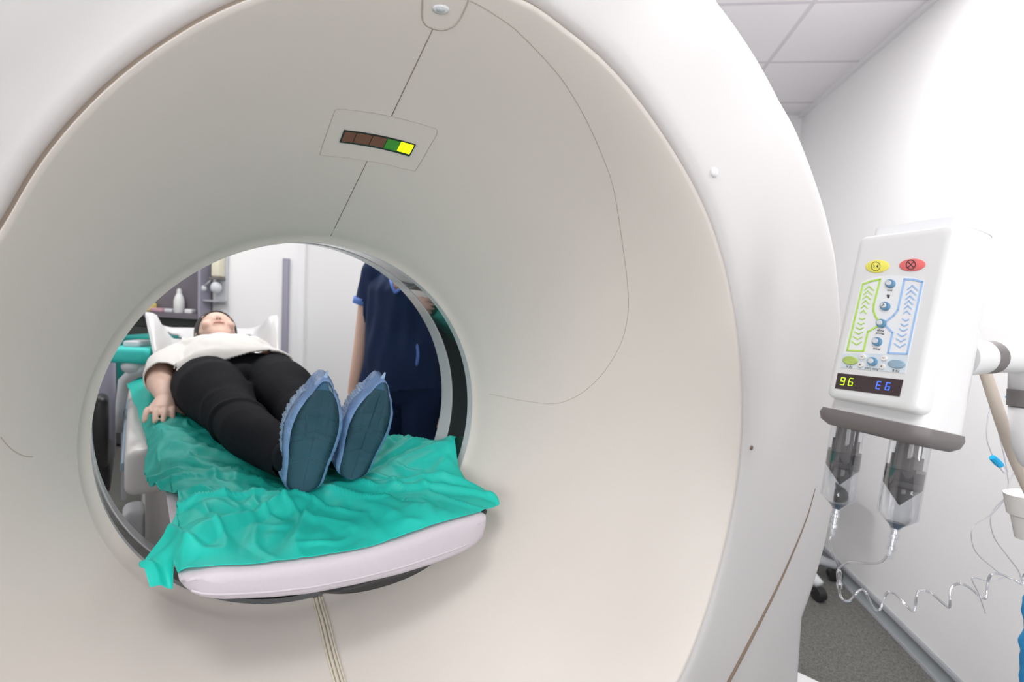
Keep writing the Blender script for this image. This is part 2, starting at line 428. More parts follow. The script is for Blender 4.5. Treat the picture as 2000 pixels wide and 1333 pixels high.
# ================================================================== the scanner
def fourier(pts, order):
    th = np.radians([p[0] for p in pts]); v = np.array([p[1] for p in pts])
    A = [np.ones_like(th)]
    for k in range(1, order + 1): A += [np.cos(k * th), np.sin(k * th)]
    c = np.linalg.lstsq(np.stack(A, 1), v, rcond=None)[0]
    def f(t):
        s = c[0]
        for k in range(1, order + 1): s += c[2 * k - 1] * math.cos(k * t) + c[2 * k] * math.sin(k * t)
        return s
    return f
def periodic(pts):
    """smooth monotone-ish interpolation of (deg, value), periodic"""
    pts = sorted(pts); th = [p[0] for p in pts]; v = [p[1] for p in pts]
    th = [th[-2] - 360, th[-1] - 360] + th + [th[0] + 360, th[1] + 360]; v = [v[-2], v[-1]] + v + [v[0], v[1]]
    def f(t):
        d = math.degrees(t)
        while d > 180: d -= 360
        while d <= -180: d += 360
        for i in range(1, len(th) - 2):
            if th[i] <= d <= th[i + 1]:
                h = th[i + 1] - th[i]; s = (d - th[i]) / h
                m0 = (v[i + 1] - v[i - 1]) / (th[i + 1] - th[i - 1]) * h; m1 = (v[i + 2] - v[i]) / (th[i + 2] - th[i]) * h
                return (2 * s ** 3 - 3 * s * s + 1) * v[i] + (s ** 3 - 2 * s * s + s) * m0 + (-2 * s ** 3 + 3 * s * s) * v[i + 1] + (s ** 3 - s * s) * m1
        return v[0]
    return f
rimR = periodic([(-165, .494), (-150, .506), (-120, .54), (-90, .585), (-60, .618), (-40.4, .6285), (-20, .629), (0, .6305), (20, .630), (39, .630), (54, .627), (68, .6257), (75, .6236), (81.5, .6215), (95, .606), (110.3, .5769), (122, .5502), (135, .5203), (144.3, .5011), (158, .4915), (170, .4885), (180, .4885)])
A0, SL = .352, .545
def rimY(t): return -(rimR(t) - A0) / SL
farR = fourier([(-170, .3555), (-163, .3560), (-156, .3550), (-136, .354), (-90, .351), (71, .3590), (56, .358), (46.7, .357), (28, .349), (18.7, .347), (5, .344), (-2, .343), (-18, .342), (-45, .344), (120, .359), (160, .357)], 2)
OUT = [(56.9, .939), (52.7, .960), (47.9, .984), (42.4, 1.010), (38.3, 1.039), (33, 1.066), (26.6, 1.100), (20.6, 1.125), (14.1, 1.133), (8.8, 1.138), (.8, 1.144), (-11.1, 1.162), (-16, 1.154), (-21.9, 1.133), (-25.5, 1.115)]
def outR(t):
    d = math.degrees(t)
    while d > 180: d -= 360
    while d <= -180: d += 360
    if d > 90: d = 180 - d
    if d < -90: d = -180 - d
    if d < -25.5:
        c, s = abs(math.cos(math.radians(d))), abs(math.sin(math.radians(d)))
        return min(1.006 / max(c, 1e-6), .975 / max(s, 1e-6))
    if d > 56.9: return .939 - .03 * math.sin(math.radians((d - 56.9) / 33.1 * 90))
    ps = sorted(OUT)
    for (a, va), (b, vb) in zip(ps[:-1], ps[1:]):
        if a <= d <= b: return va + (vb - va) * (d - a) / (b - a)
    return .94
NT = 360
TH = [2 * math.pi * (k + .5) / NT for k in range(NT)]
def P3(t, r, y): return (r * math.cos(t), y, r * math.sin(t))
scan = root('ct_scanner', 'large off-white ring-shaped scanner with a round bore, filling the photo', 'scanner', GF, (0, 0, -.975))
# funnel panel: lip, cone, rounded rim, edge of the groove
rings = []
def ringf(fr, fy): return [P3(t, fr(t), fy(t)) for t in TH]
rings.append(ringf(lambda t: .3502, lambda t: .0005)); rings.append(ringf(lambda t: .3530, lambda t: -.003)); rings.append(ringf(lambda t: .3575, lambda t: -.008)); rings.append(ringf(lambda t: .3640, lambda t: -.020))
RW = .11
NS = 26
for k in range(1, NS + 1):
    s = k / NS
    rings.append(ringf(lambda t: .364 + (rimR(t) - RW - .364) * s, lambda t: -(.364 + (rimR(t) - RW - .364) * s - A0) / SL))
def rollw(t):
    d = (math.degrees(t) + 180) % 360 - 180
    return .12 + .88 / (1 + math.exp((abs(d + 5) - 88) / 9))
# the cone turns gently outward before a crisp edge
for q in range(1, 25):
    u = q / 24
    rings.append(ringf(lambda t: rimR(t) - RW * (1 - u), lambda t: rimY(t) + RW / SL * (1 - u) - .11 * rollw(t) * u ** 3 * (1 - u)))
for dr_, dy_ in ((.0010, .0010), (.0014, .004), (.0014, .08)):
    rings.append(ringf(lambda t: rimR(t) + dr_, lambda t: rimY(t) + dy_ + 0.0))
FUN = MB().loft(rings, cap=False).put('funnel_panel', M['gantry'], scan, GF, smooth=True)
# groove floor, the shade of the gap put into its brown colour
def gapw(t):
    d = (math.degrees(t) + 180) % 360 - 180
    return .008 * math.exp(-((d - 60) / 38) ** 2)
MB().loft([ringf(lambda t: rimR(t) + .0015, lambda t: rimY(t) + .016), ringf(lambda t: rimR(t) + gapw(t) + .014, lambda t: rimY(t) + .016)], cap=False).put('groove_floor', M['groove_shade'], scan, GF, smooth=True)
# outer housing
YF, YB = -.47, .62
rings = []
for dr_, dy_ in ((.007, .07), (.007, .022), (.008, .014), (.011, .008), (.016, .004), (.024, .002), (.034, .0015)):
    rings.append(ringf(lambda t: rimR(t) + gapw(t) + dr_, lambda t: rimY(t) + dy_))
for k in range(1, 15):
    s = k / 14
    def fr(t):
        r0 = rimR(t) + gapw(t) + .034; return r0 + (outR(t) - .035 - r0) * s
    def fy(t):
        y0 = rimY(t) + .0015; return y0 + (-.492 - y0) * s
    rings.append(ringf(fr, fy))
for dr_, y in ((-.018, -.489), (-.006, -.480), (0, -.465), (.002, -.44), (.002, -.3), (.002, 0), (.002, .3), (.002, .58), (-.006, .605), (-.03, .62)):
    rings.append(ringf(lambda t: outR(t) + dr_, lambda t: y))
rings.append(ringf(lambda t: .66, lambda t: .63)); rings.append(ringf(lambda t: .64, lambda t: .622)); rings.append(ringf(lambda t: .62, lambda t: .60))
rings.append(ringf(lambda t: farR(t) + .02, lambda t: .17)); rings.append(ringf(lambda t: farR(t) + .0022, lambda t: .141))
HOU = MB().loft(rings, cap=False).put('outer_housing', M['housing'], scan, GF, smooth=True)
# the bore: near ring, dark scan window, far ring
def boreR(y): return lambda t: .350 + (farR(t) - .350) * (y / .14)
def band(name, y0, y1, m, dr=0., w=.012, n=5):
    rr = []
    for k in range(n + 1):
        y = y0 + (y1 - y0) * k / n; rr.append(ringf(lambda t: boreR(y)(t) + dr, lambda t: y))
    rr.append(ringf(lambda t: boreR(y1)(t) + dr + w, lambda t: y1)); rr.append(ringf(lambda t: boreR(y0)(t) + dr + w, lambda t: y0)); rr.append(rr[0])
    return MB().loft(rr, cap=False).put(name, m, scan, GF, smooth=False)
band('bore_ring', .0012, .0215, M['ring'])
band('scan_window', .0215, .092, M['mylar'], dr=.0012)
band('bore_ring', .092, .141, M['ring'])
# bits of film tape on the scan window edges
bvF = None
def bvh_of(o, frame_to_world=None):
    mw = WM[top_of(o).name]
    vs = [mw @ v.co for v in o.data.vertices]; return BVHTree.FromPolygons(vs, [p.vertices[:] for p in o.data.polygons])
BF = bvh_of(FUN); BH = bvh_of(HOU)
def hit(px, py, bv, off=0.):
    d = Vector(ray(px, py)).normalized(); loc, nor, _, _ = bv.ray_cast(Vector(EYE), d)
    if loc is None: return None
    if nor.dot(d) > 0: nor = -nor
    return loc + nor * off
def on_surface(pts, bv, off, n=6):
    out = []
    for a, b in zip(pts[:-1], pts[1:]):
        for k in range(n):
            h = hit(a[0] + (b[0] - a[0]) * k / n, a[1] + (b[1] - a[1]) * k / n, bv, off)
            if h is not None: out.append(h)
    h = hit(*pts[-1], bv, off)
    if h is not None: out.append(h)
    return out
def seam(pts, r=.0006, m='seam', bv=None, off=0., name='panel_seam', smooth_pts=True):
    if smooth_pts and len(pts) > 2: pts = [tuple(p) for p in cat_spline(pts, 4)]
    P = on_surface(pts, bv or BF, off, 5)
    MB().tube(P, r, 6).put(name, M[m], scan, smooth=True)
seam([(845, 57), (765, 226)], .0007, smooth_pts=False)
seam([(717, 315), (646, 461)], .0007, smooth_pts=False)
seam([(919, 2), (937, 10.5), (975, 34), (1012, 62), (1061, 112), (1102, 161), (1144, 232), (1177.6, 307), (1200, 375), (1219, 499), (1226, 560), (1227, 610), (1214, 668), (1182, 724), (1145, 762), (1108, 783), (1075, 789), (1020, 783), (975, 774), (955, 770)], .0006, 'seam_soft')
seam([(1, 854), (12, 868), (25, 880), (38, 888), (50, 892), (64, 893)], .0007, 'seam_soft')
seam([(675, 213), (720, 219), (763, 227), (805, 237), (844, 249), (853, 253), (853, 262), (840, 285), (815, 328), (805, 333), (750, 320), (717, 314), (667, 307), (630, 303), (626, 297), (640, 255), (653, 219), (660, 213), (675, 213)], .0006, 'seam_soft', name='display_outline')
# display bar
def quad_pt(c, u, v):
    a = np.array(c[0]) * (1 - u) + np.array(c[1]) * u; b = np.array(c[3]) * (1 - u) + np.array(c[2]) * u
    bow = 4 * u * (1 - u) * np.array((2.2, -3.0)); return a * (1 - v) + b * v + bow
BARC = [(673, 255), (810, 283), (799, 303), (665, 276)]
def bar_piece(name, u0, u1, v0, v1, m, off, th=.0015, par=None, rc=0.):
    n = 10
    top = [quad_pt(BARC, u0 + (u1 - u0) * k / n, v0) for k in range(n + 1)]
    bot = [quad_pt(BARC, u0 + (u1 - u0) * k / n, v1) for k in range(n + 1)]
    return MB().loft([[hit(*top[k], BF, off), hit(*bot[k], BF, off), hit(*bot[k], BF, off - th), hit(*top[k], BF, off - th)] for k in range(n + 1)]).put(name, m, par or scan)
bar = bar_piece('status_display', -.012, 1.012, -.06, 1.08, M['display'], .0012, .004)
uo = [0, .165, .39, .60, .795]
for a, b in zip(uo[:3], uo[1:4]): bar_piece('unlit_segment', a + .006, b - .006, .05, .93, M['led_off'], .0018, par=bar)
bar_piece('green_segment', .605, .793, .05, .93, M['led_green'], .0018, par=bar)
for a, b in ((.80, .858), (.866, .925), (.933, .99)): bar_piece('lit_segment', a, b, .02, .88, M['led_yellow'], .0019, par=bar)
# laser indicator window at the top
pts = [(826, -25), (825, 10), (825, 34), (830, 46), (840, 53), (862, 58.5), (882, 53), (893, 44), (903, 28), (914, 2), (922, -25)]
seam(pts, .0011, 'seam_soft', name='indicator_outline')
def surf_patch(name, poly, m, off, th, dome=0.):
    c = np.mean(np.array(poly), 0); rr = []
    for s, o in ((1.0, off - th), (1.0, off), (.75, off + dome * .6), (.4, off + dome * .9), (.05, off + dome)):
        rr.append([hit(*(c + (np.array(p) - c) * s), BF, o) for p in poly])
    return MB().loft(rr).put(name, m, scan, smooth=True)
def oval(cx, cy, a, b, ang=0, n=28):
    ca, sa = math.cos(math.radians(ang)), math.sin(math.radians(ang))
    return [(cx + a * math.cos(2 * math.pi * k / n) * ca - b * math.sin(2 * math.pi * k / n) * sa, cy + a * math.cos(2 * math.pi * k / n) * sa + b * math.sin(2 * math.pi * k / n) * ca) for k in range(n)]
surf_patch('indicator_lens', oval(861, 18, 17, 9.5, 5), M['ring'], .0006, .002, .002)
surf_patch('indicator_lens_centre', oval(860, 17, 9, 5.5, 5), M['lens'], .0022, .002, .002)
# screw cap and screw on the housing
def cap_at(px, py, r, m, name, dome=.5):
    h = hit(px, py, BH); h2 = hit(px, py, BH, .01); n = (h2 - h).normalized()
    MB().lathe([(-.002, r), (.002, r), (.002 + r * dome * .6, r * .8), (.002 + r * dome * .9, r * .45), (.002 + r * dome, r * .02)], h, n, 24).put(name, m, scan, smooth=True)
cap_at(1394, 337, .0085, M['white'], 'screw_cap')
cap_at(1467, 875, .0045, M['groove'], 'screw', .2)
# tapered panel gap on the lower right of the housing
P = on_surface([tuple(p) for p in cat_spline([(1592, 955), (1576, 1010), (1550, 1075), (1516, 1150), (1470, 1240), (1421, 1333), (1380, 1400)], 6)], BH, .0004, 3)
MB().tube(P, [.0008 + .0035 * min(1, i / len(P) * 1.4) for i in range(len(P))], 8).put('panel_gap', M['groove'], scan, smooth=True)
MB().box((-1.02, -.50, -.987), (1.02, .62, -.955), .008).put('base_plinth', M['housing'], scan, GF)
fa, fb = Vector(on_plane(1536, 1303, (0, 0, 1), .05)), Vector(on_plane(1606, 1336, (0, 0, 1), .05)); dd = (fb - fa)
fa -= dd * .3; fb += dd * 3; pq = Vector((-dd.y, dd.x, 0)).normalized(); pq = pq if pq.dot(fa) < 0 else -pq
MB().prism([fa, fb, fb + pq * .12, fa + pq * .12], (0, 0, -.045)).put('foot_cover', M['white'], scan)
# ribbed strap running down the funnel under the cushion
base = [(612, 1166), (621, 1190), (629, 1218), (640, 1265), (652, 1310), (664, 1350), (680, 1400)]
for k, (dx, rad) in enumerate(((-5, .0022), (1, .0034), (8, .0028), (13, .0022))):
    pts = [(x + dx * (1 + .25 * i / 6) + (3 if i == 0 else 0), y) for i, (x, y) in enumerate(base)]
    pts = [tuple(p) for p in cat_spline(pts, 5)]
    MB().tube(on_surface(pts, BF, .001, 2), rad, 8).put('ribbed_strap', M['strap'], scan, smooth=True)

# ================================================================== patient table
SLOPE = .0217
def zt(y): return -.165 + SLOPE * y          # top of the cushion at the middle
tab = root('patient_table', 'white patient table running through the bore of the scanner', 'table', GF, (0, 1.4, -1.02))
# carbon cradle under the cushion
def arc_sec(y, half, zc, ze, th, n=24, x0=.058):
    top = [(x0 + half * (2 * k / n - 1), y, zc + (ze - zc) * abs(2 * k / n - 1) ** 2.2) for k in range(n + 1)]
    bot = [(x0 + half * (2 * k / n - 1), y, zc - th * math.sqrt(max(0, 1 - (2 * k / n - 1) ** 2)) + (ze - zc) * abs(2 * k / n - 1) ** 2.2 - .002) for k in range(n, -1, -1)]
    return top + bot
rings = []
for y, hw in ((-.192, .112), (-.187, .122), (-.15, .14), (0, .17), (.5, .2), (1.0, .21), (1.5, .21), (2.05, .21)):
    z = SLOPE * (y + .2); rings.append(arc_sec(y, hw, -.234 + z, -.226 + z, .023))
MB().loft(rings).put('cradle', M['carbon'], tab, GF, smooth=True)
# cushion
CTOP = [(-.246, -.156), (-.235, -.151), (-.20, -.150), (-.15, -.161), (-.06, -.172), (.01, -.177), (.08, -.175), (.15, -.167), (.20, -.164), (.25, -.163), (.262, -.168)]
CBOT = [(-.246, -.158), (-.238, -.172), (-.225, -.186), (-.20, -.199), (-.13, -.217), (-.075, -.228), (0, -.235), (.08, -.239), (.15, -.238), (.208, -.233), (.24, -.224), (.257, -.210), (.262, -.190)]
def interp(T, x):
    if x <= T[0][0]: return T[0][1]
    for (a, va), (b, vb) in zip(T[:-1], T[1:]):
        if x <= b: return va + (vb - va) * (x - a) / (b - a)
    return T[-1][1]
def ctop(x, y): return interp(CTOP, x) + SLOPE * (y + .2)
def cush_sec(y, grow, zd, n=44):
    top = []; bot = []; z0 = SLOPE * (y + .2)
    for k in range(n + 1):
        c = math.cos(math.pi * k / n); x = .008 - .254 * c; a, b = interp(CTOP, x), interp(CBOT, x); m_ = (a + b) / 2; h = max(0, (a - b) / 2 - zd)
        X = .008 - .254 * grow * c
        top.append((X, y, m_ + h + z0)); bot.append((X, y, m_ - h + z0))
    return top + bot[::-1][1:-1]
rings = [cush_sec(-.2125, .90, .020), cush_sec(-.2115, .955, .010), cush_sec(-.208, .985, .004), cush_sec(-.200, .998, .001), cush_sec(-.185, 1, 0)]
for y in (-.1, .1, .4, .8, 1.2, 1.6, 1.95): rings.append(cush_sec(y, 1, 0))
CU = MB().loft(rings).put('cushion', M['cushion'], tab, GF, smooth=True)
pp = []
for k in range(41):
    x = -.232 + .484 * k / 40; a, b = interp(CTOP, x), interp(CBOT, x)
    pp.append((x, -.2118 + .006 * abs(x / .25) ** 10, b + (a - b) * .27))
MB().tube(pp, .0020, 6).put('cushion_piping', M['cushion'], CU, GF, smooth=True)
q = gpy(936, 1006, -.185)
MB().hull(((q[0] - .012, -.19, q[2] - .004), .006), ((q[0] + .010, -.185, q[2] + .004), .007), ((q[0] + .012, -.18, q[2] - .006), .004)).put('side_clip', M['black'], tab, GF, smooth=True)
# head of the table outside the bore, with its carriage, rail and bellows
mb = MB().box((-.318, .70, -.315), (.335, 2.25, -.185), .025, 4); mb.put('table_body', M['warmwhite'], tab, GF)
MB().box((-.327, .78, -.26), (-.318, 2.1, -.235), .003).put('side_rail', M['bluegrey'], tab, GF)
rings = []
for k in range(0, 34):
    z = -.315 - .66 * k / 33; d = .0 if k % 2 else .012
    rings.append([(-.272 + d, .82 + d, z), (.24 - d, .82 + d, z), (.24 - d, 2.0 - d, z), (-.272 + d, 2.0 - d, z)])
rings = []
NB = 60
for z in (-.312, -.6, -.92):
    ring = []
    for k in range(NB + 1):
        u = k / NB; ring.append((-.27 + .51 * u, .82 + .006 * math.sin(u * 46 + z * 3), z))
    ring += [(.24, 2.0, z), (-.27, 2.0, z)]
    rings.append(ring)
MB().loft(rings).put('pedestal', M['warmwhite'], tab, GF, smooth=False)
MB().box((-.32, .78, -.955), (.28, 2.1, -.91), .015).put('table_foot', M['midgrey'], tab, GF)
# rounded grey-white pad standing beside the pedestal
MB().box((-.325, .84, -.62), (-.268, .95, -.40), .022, 4).put('pedal_cover', M['greyarm'], tab, GF)
# headrest: shallow shell with two horns
hr = MB()
prof = []
def hz(x, v):
    a = abs(x)
    z = -.10 + .0 * v
    if a > .11: z += (a - .11) * 1.15 + max(0, a - .19) * .6
    return z
PG = []
for i in range(25):
    v = i / 24; y = 1.42 + .46 * v; row = []
    for j in range(45):
        u = 2 * j / 44 - 1
        horn = math.exp(-((v - .66) / .26) ** 2)
        wid = .240 + .030 * horn
        x = .012 + u * wid; a = abs(u * wid)
        z = -.112 + .205 * v ** 1.15 + max(0, a - .13) * .55 * (1 - v)
        z += .125 * horn * min(1, max(0, a - .165) / .07) ** 1.3
        z = min(z, .180) + SLOPE * (y - 1.6)
        row.append((x, y, z))
    PG.append(row)
hr.grid(PG)
for j0 in ():
    pass
hb = hr.b
def hole(v):
    for cx, cy, a, b in ((-.150, 1.80, .032, .022), (.150, 1.80, .030, .018), (-.205, 1.55, .020, .03), (.215, 1.56, .022, .03)):
        if ((v.x - cx) / a) ** 2 + ((v.y - cy) / b) ** 2 < 1: return True
    return False
bmesh.ops.delete(hb, geom=[f for f in hb.faces if hole(f.calc_center_median())], context='FACES')
ho = hr.put('headrest', M['white'], tab, GF, smooth=True)
sm = ho.modifiers.new('thick', 'SOLIDIFY'); sm.thickness = .008; sm.offset = 1
MB().box((-.09, 1.50, -.13), (.10, 1.84, -.02), .03, 4).put('head_pad', M['white'], tab, GF)

# ================================================================== patient
pat = root('person', 'person lying on the table in a white top, black trousers and blue shoe covers', 'person', GF, (0, .9, -.15))
def E_(x, y, z, r): return ((x, y, z + SLOPE * y * .0), r)
mb = MB()
# legs (inside the trousers), feet
for sx, kx, ax_, hx in ((-1, -.075, -.030, -.095), (1, .085, .088, .105)):
    mb.chain(((hx, .96, -.045), .075), ((kx, .52, -.075), .045), ((ax_, .13, -.095), .032), ((ax_, .11, -.085), .030))
    mb.hull(((ax_, .10, -.105), .026), ((ax_ + .016, .075, .015), (.026, .014, .025)))
# torso
mb.hull(((0, 1.0, -.045), (.16, .08, .075)), ((0, 1.15, -.035), (.13, .08, .075)))
mb.hull(((0, 1.15, -.035), (.13, .08, .075)), ((0, 1.36, -.02), (.14, .08, .08)))
mb.chain(((-.13, 1.42, -.03), .05), ((.13, 1.42, -.03), .05))
mb.chain(((.003, 1.40, .0), .05), ((.005, 1.52, .045), .048), ((.005, 1.58, .05), .05))
# arms
for s, EL, WR in ((-1, (-.224, 1.19, -.035), (-.212, .965, -.083)), (1, (.225, 1.20, -.05), (.225, .99, -.085))):
    mb.chain(((s * .17, 1.42, -.02), .046), (EL, .048), ((EL[0] + (WR[0] - EL[0]) * .35, EL[1] + (WR[1] - EL[1]) * .35, EL[2] + (WR[2] - EL[2]) * .35), .044), (WR, (.029, .026, .021)))
    W = Vector(WR)
    if s < 0:
        K = [(-.262, .868), (-.241, .860), (-.220, .858), (-.199, .866)]
        Tp = [(-.272, .800), (-.248, .778), (-.226, .774), (-.204, .792)]
        th = [(-.186, .935), (-.174, .895), (-.172, .862)]
    else:
        K = [(.265, .89), (.245, .88), (.225, .88), (.205, .89)]; Tp = [(.272, .82), (.25, .80), (.23, .80), (.21, .815)]
        th = [(.195, .95), (.183, .915), (.182, .88)]
    mb.hull((WR, (.027, .02, .018)), ((K[0][0] + .004, K[0][1] + .008, -.108), (.0105, .012, .0105)), ((K[1][0], K[1][1], -.100), (.012, .012, .0125)), ((K[2][0], K[2][1], -.099), (.012, .012, .0125)), ((K[3][0] - .003, K[3][1] + .006, -.103), (.0115, .012, .0115)))
    for (kx, ky), (tx, ty) in zip(K, Tp):
        mb.chain(((kx, ky, -.102), .0098), ((kx * .5 + tx * .5, ky * .5 + ty * .5, -.104), .0088), ((kx * .22 + tx * .78, ky * .22 + ty * .78, -.113), .0082), ((tx, ty, -.124), .0068))
    mb.chain(((W.x * .6 + th[0][0] * .4, W.y - .02, -.10), .013), ((th[0][0], th[0][1], -.112), .0115), ((th[1][0], th[1][1], -.124), .0095), ((th[2][0], th[2][1], -.130), .0075))
# head, lying face up, seen from the chin
HX = .008
mb.ell((HX, 1.665, .092), (.074, .092, .096), 32, 20)
mb.hull(((HX, 1.63, .10), (.066, .05, .062)), ((HX, 1.560, .085), (.036, .022, .032)))
mb.hull(((HX, 1.572, .108), (.024, .014, .018)), ((HX, 1.60, .128), (.034, .026, .022)))
mb.hull(((HX, 1.645, .172), (.008, .010, .008)), ((HX, 1.602, .166), (.0105, .010, .0105)))
mb.ell((HX - .011, 1.603, .157), (.008, .009, .008)); mb.ell((HX + .011, 1.603, .157), (.008, .009, .008))
mb.hull(((HX - .016, 1.585, .140), (.007, .007, .007)), ((HX + .016, 1.585, .140), (.007, .007, .007)))
mb.hull(((HX - .048, 1.668, .160), (.014, .010, .010)), ((HX + .048, 1.668, .160), (.014, .010, .010)))
for s in (-1, 1):
    mb.ell((HX + s * .031, 1.640, .152), (.017, .013, .011)); mb.ell((HX + s * .044, 1.610, .130), (.024, .024, .022)); mb.ell((HX + s * .078, 1.66, .07), (.008, .018, .026))
body = fuse(mb, .0042, 4)
put('person_body', body, M['skin'], pat, GF)
# face details
for s in (-1, 1):
    MB().tube([(HX + s * .016, 1.630, .1605), (HX + s * .031, 1.626, .159), (HX + s * .047, 1.630, .150)], .0017, 6).put('eyelashes', M['hair'], pat, GF, smooth=True)
    MB().tube([(HX + s * .016, 1.653, .1725), (HX + s * .036, 1.655, .1725), (HX + s * .058, 1.655, .160)], [.0015, .0028, .0012], 6).put('eyebrow', M['hair'], pat, GF, smooth=True)
    MB().ell((HX + s * .006, 1.5945, .160), (.003, .0026, .0034), 10, 8).put('nostril', M['nostril'], pat, GF, smooth=True)
mb = MB().hull(((HX - .019, 1.580, .1435), .0024), ((HX, 1.577, .1465), (.004, .0045, .0034)), ((HX + .019, 1.580, .1435), .0024))
mb.put('lips', M['lips'], pat, GF, smooth=True)
# hair: a mass behind and around the face
mb = MB(); mb.ell((HX, 1.690, .086), (.088, .088, .110), 32, 20)
mb.hull(((HX - .060, 1.67, .04), (.035, .05, .06)), ((HX - .066, 1.52, .05), (.026, .03, .03)))
mb.hull(((HX + .062, 1.67, .04), (.035, .05, .06)), ((HX + .072, 1.52, .045), (.024, .03, .03)))
hair = fuse(mb, .006, 3, cut=lambda c: ((c.x - HX) / .073) ** 2 + ((c.z - .095) / .097) ** 2 < 1 and c.y < 1.68)
put('hair', hair, M['hair'], pat, GF)
# trousers
mb = MB()
for sx, kx, ax_, hx in ((-1, -.078, -.032, -.098), (1, .088, .092, .108)):
    mb.chain(((hx, .98, -.050), (.104, .09, .104)), ((hx * .98, .80, -.052), (.100, .08, .098)), ((kx * 1.05, .62, -.068), .076), ((kx, .52, -.075), .066), ((kx * .9, .38, -.085), (.062, .06, .064)), ((ax_, .13, -.100), (.046, .04, .045)))
mb.hull(((-.06, .99, -.045), (.14, .07, .10)), ((.06, .99, -.045), (.14, .07, .10)))
mb.ell((0, .935, -.05), (.08, .07, .075))
mb.hull(((0, 1.05, -.035), (.17, .05, .085)), ((0, 1.12, -.035), (.15, .04, .08)))
def pleat(c, n):
    ph = c.y * 58 + 5 * noise.noise(Vector((c.x * 6, c.y * 3, c.z * 6)))
    mask = max(0, noise.noise(Vector((c.x * 7 + 3, c.y * 9, c.z * 7))) + .35)
    k = math.exp(-((c.y - .47) / .11) ** 2) * .010 * mask + math.exp(-((c.y - .90) / .05) ** 2) * .003 * mask
    w = max(0, math.sin(ph)) ** 2 - .3
    return c + n * (w * k + noise.noise(Vector((c.x * 10, c.y * 8, c.z * 10))) * .004)
tr = fuse(mb, .006, 3, cut=lambda c: c.y < .105 or c.y > 1.12, warp=pleat)
put('trousers', tr, M['pants'], pat, GF)
for ax_ in (-.032, .092):
    MB().chain(((ax_, .16, -.100), .036), ((ax_, .085, -.085), .036)).put('sock', M['pants'], pat, GF, smooth=True)
# white top
mb = MB()
mb.hull(((-.055, .99, -.040), (.158, .075, .113)), ((.065, .99, -.040), (.158, .075, .113)))
mb.hull(((.003, 1.0, -.035), (.205, .07, .105)), ((.003, 1.16, -.025), (.165, .07, .108)))
mb.hull(((.003, 1.16, -.025), (.165, .07, .108)), ((.003, 1.36, -.012), (.165, .08, .118)))
mb.hull(((-.10, 1.38, -.0), (.08, .06, .088)), ((.11, 1.38, -.0), (.08, .06, .088)))
mb.hull(((-.06, 1.42, .02), (.075, .04, .075)), ((.07, 1.42, .02), (.075, .04, .075)))
for s in (-1, 1):
    q = 1 if s < 0 else .86
    mb.hull(((s * .135 * q, 1.40, -.01), .076), ((s * .19 * q, 1.29, -.018), .066)); mb.hull(((s * .19 * q, 1.29, -.018), .066), ((s * .222 * q, 1.06, -.040), (.050, .06, .050)))
def shirt_cut(c):
    if c.y < .945 + .02 * math.sin(c.x * 12) and abs(c.x) < .4: return True
    if (c.x < -.185 or c.x > .175) and c.y < 1.09 + .25 * (abs(c.x) - .21): return True
    if c.y > 1.455: return True
    return False
def shirt_warp(c, n):
    w = noise.noise(Vector((c.x * 22, c.y * 8, c.z * 12))) * .006 + noise.noise(c * 30) * .0015
    return c + n * w
sh = fuse(mb, .006, 3, cut=shirt_cut, warp=shirt_warp)
so = put('knitted_top', sh, M['shirt'], pat, GF)
sm = so.modifiers.new('thick', 'SOLIDIFY'); sm.thickness = .004; sm.offset = 1

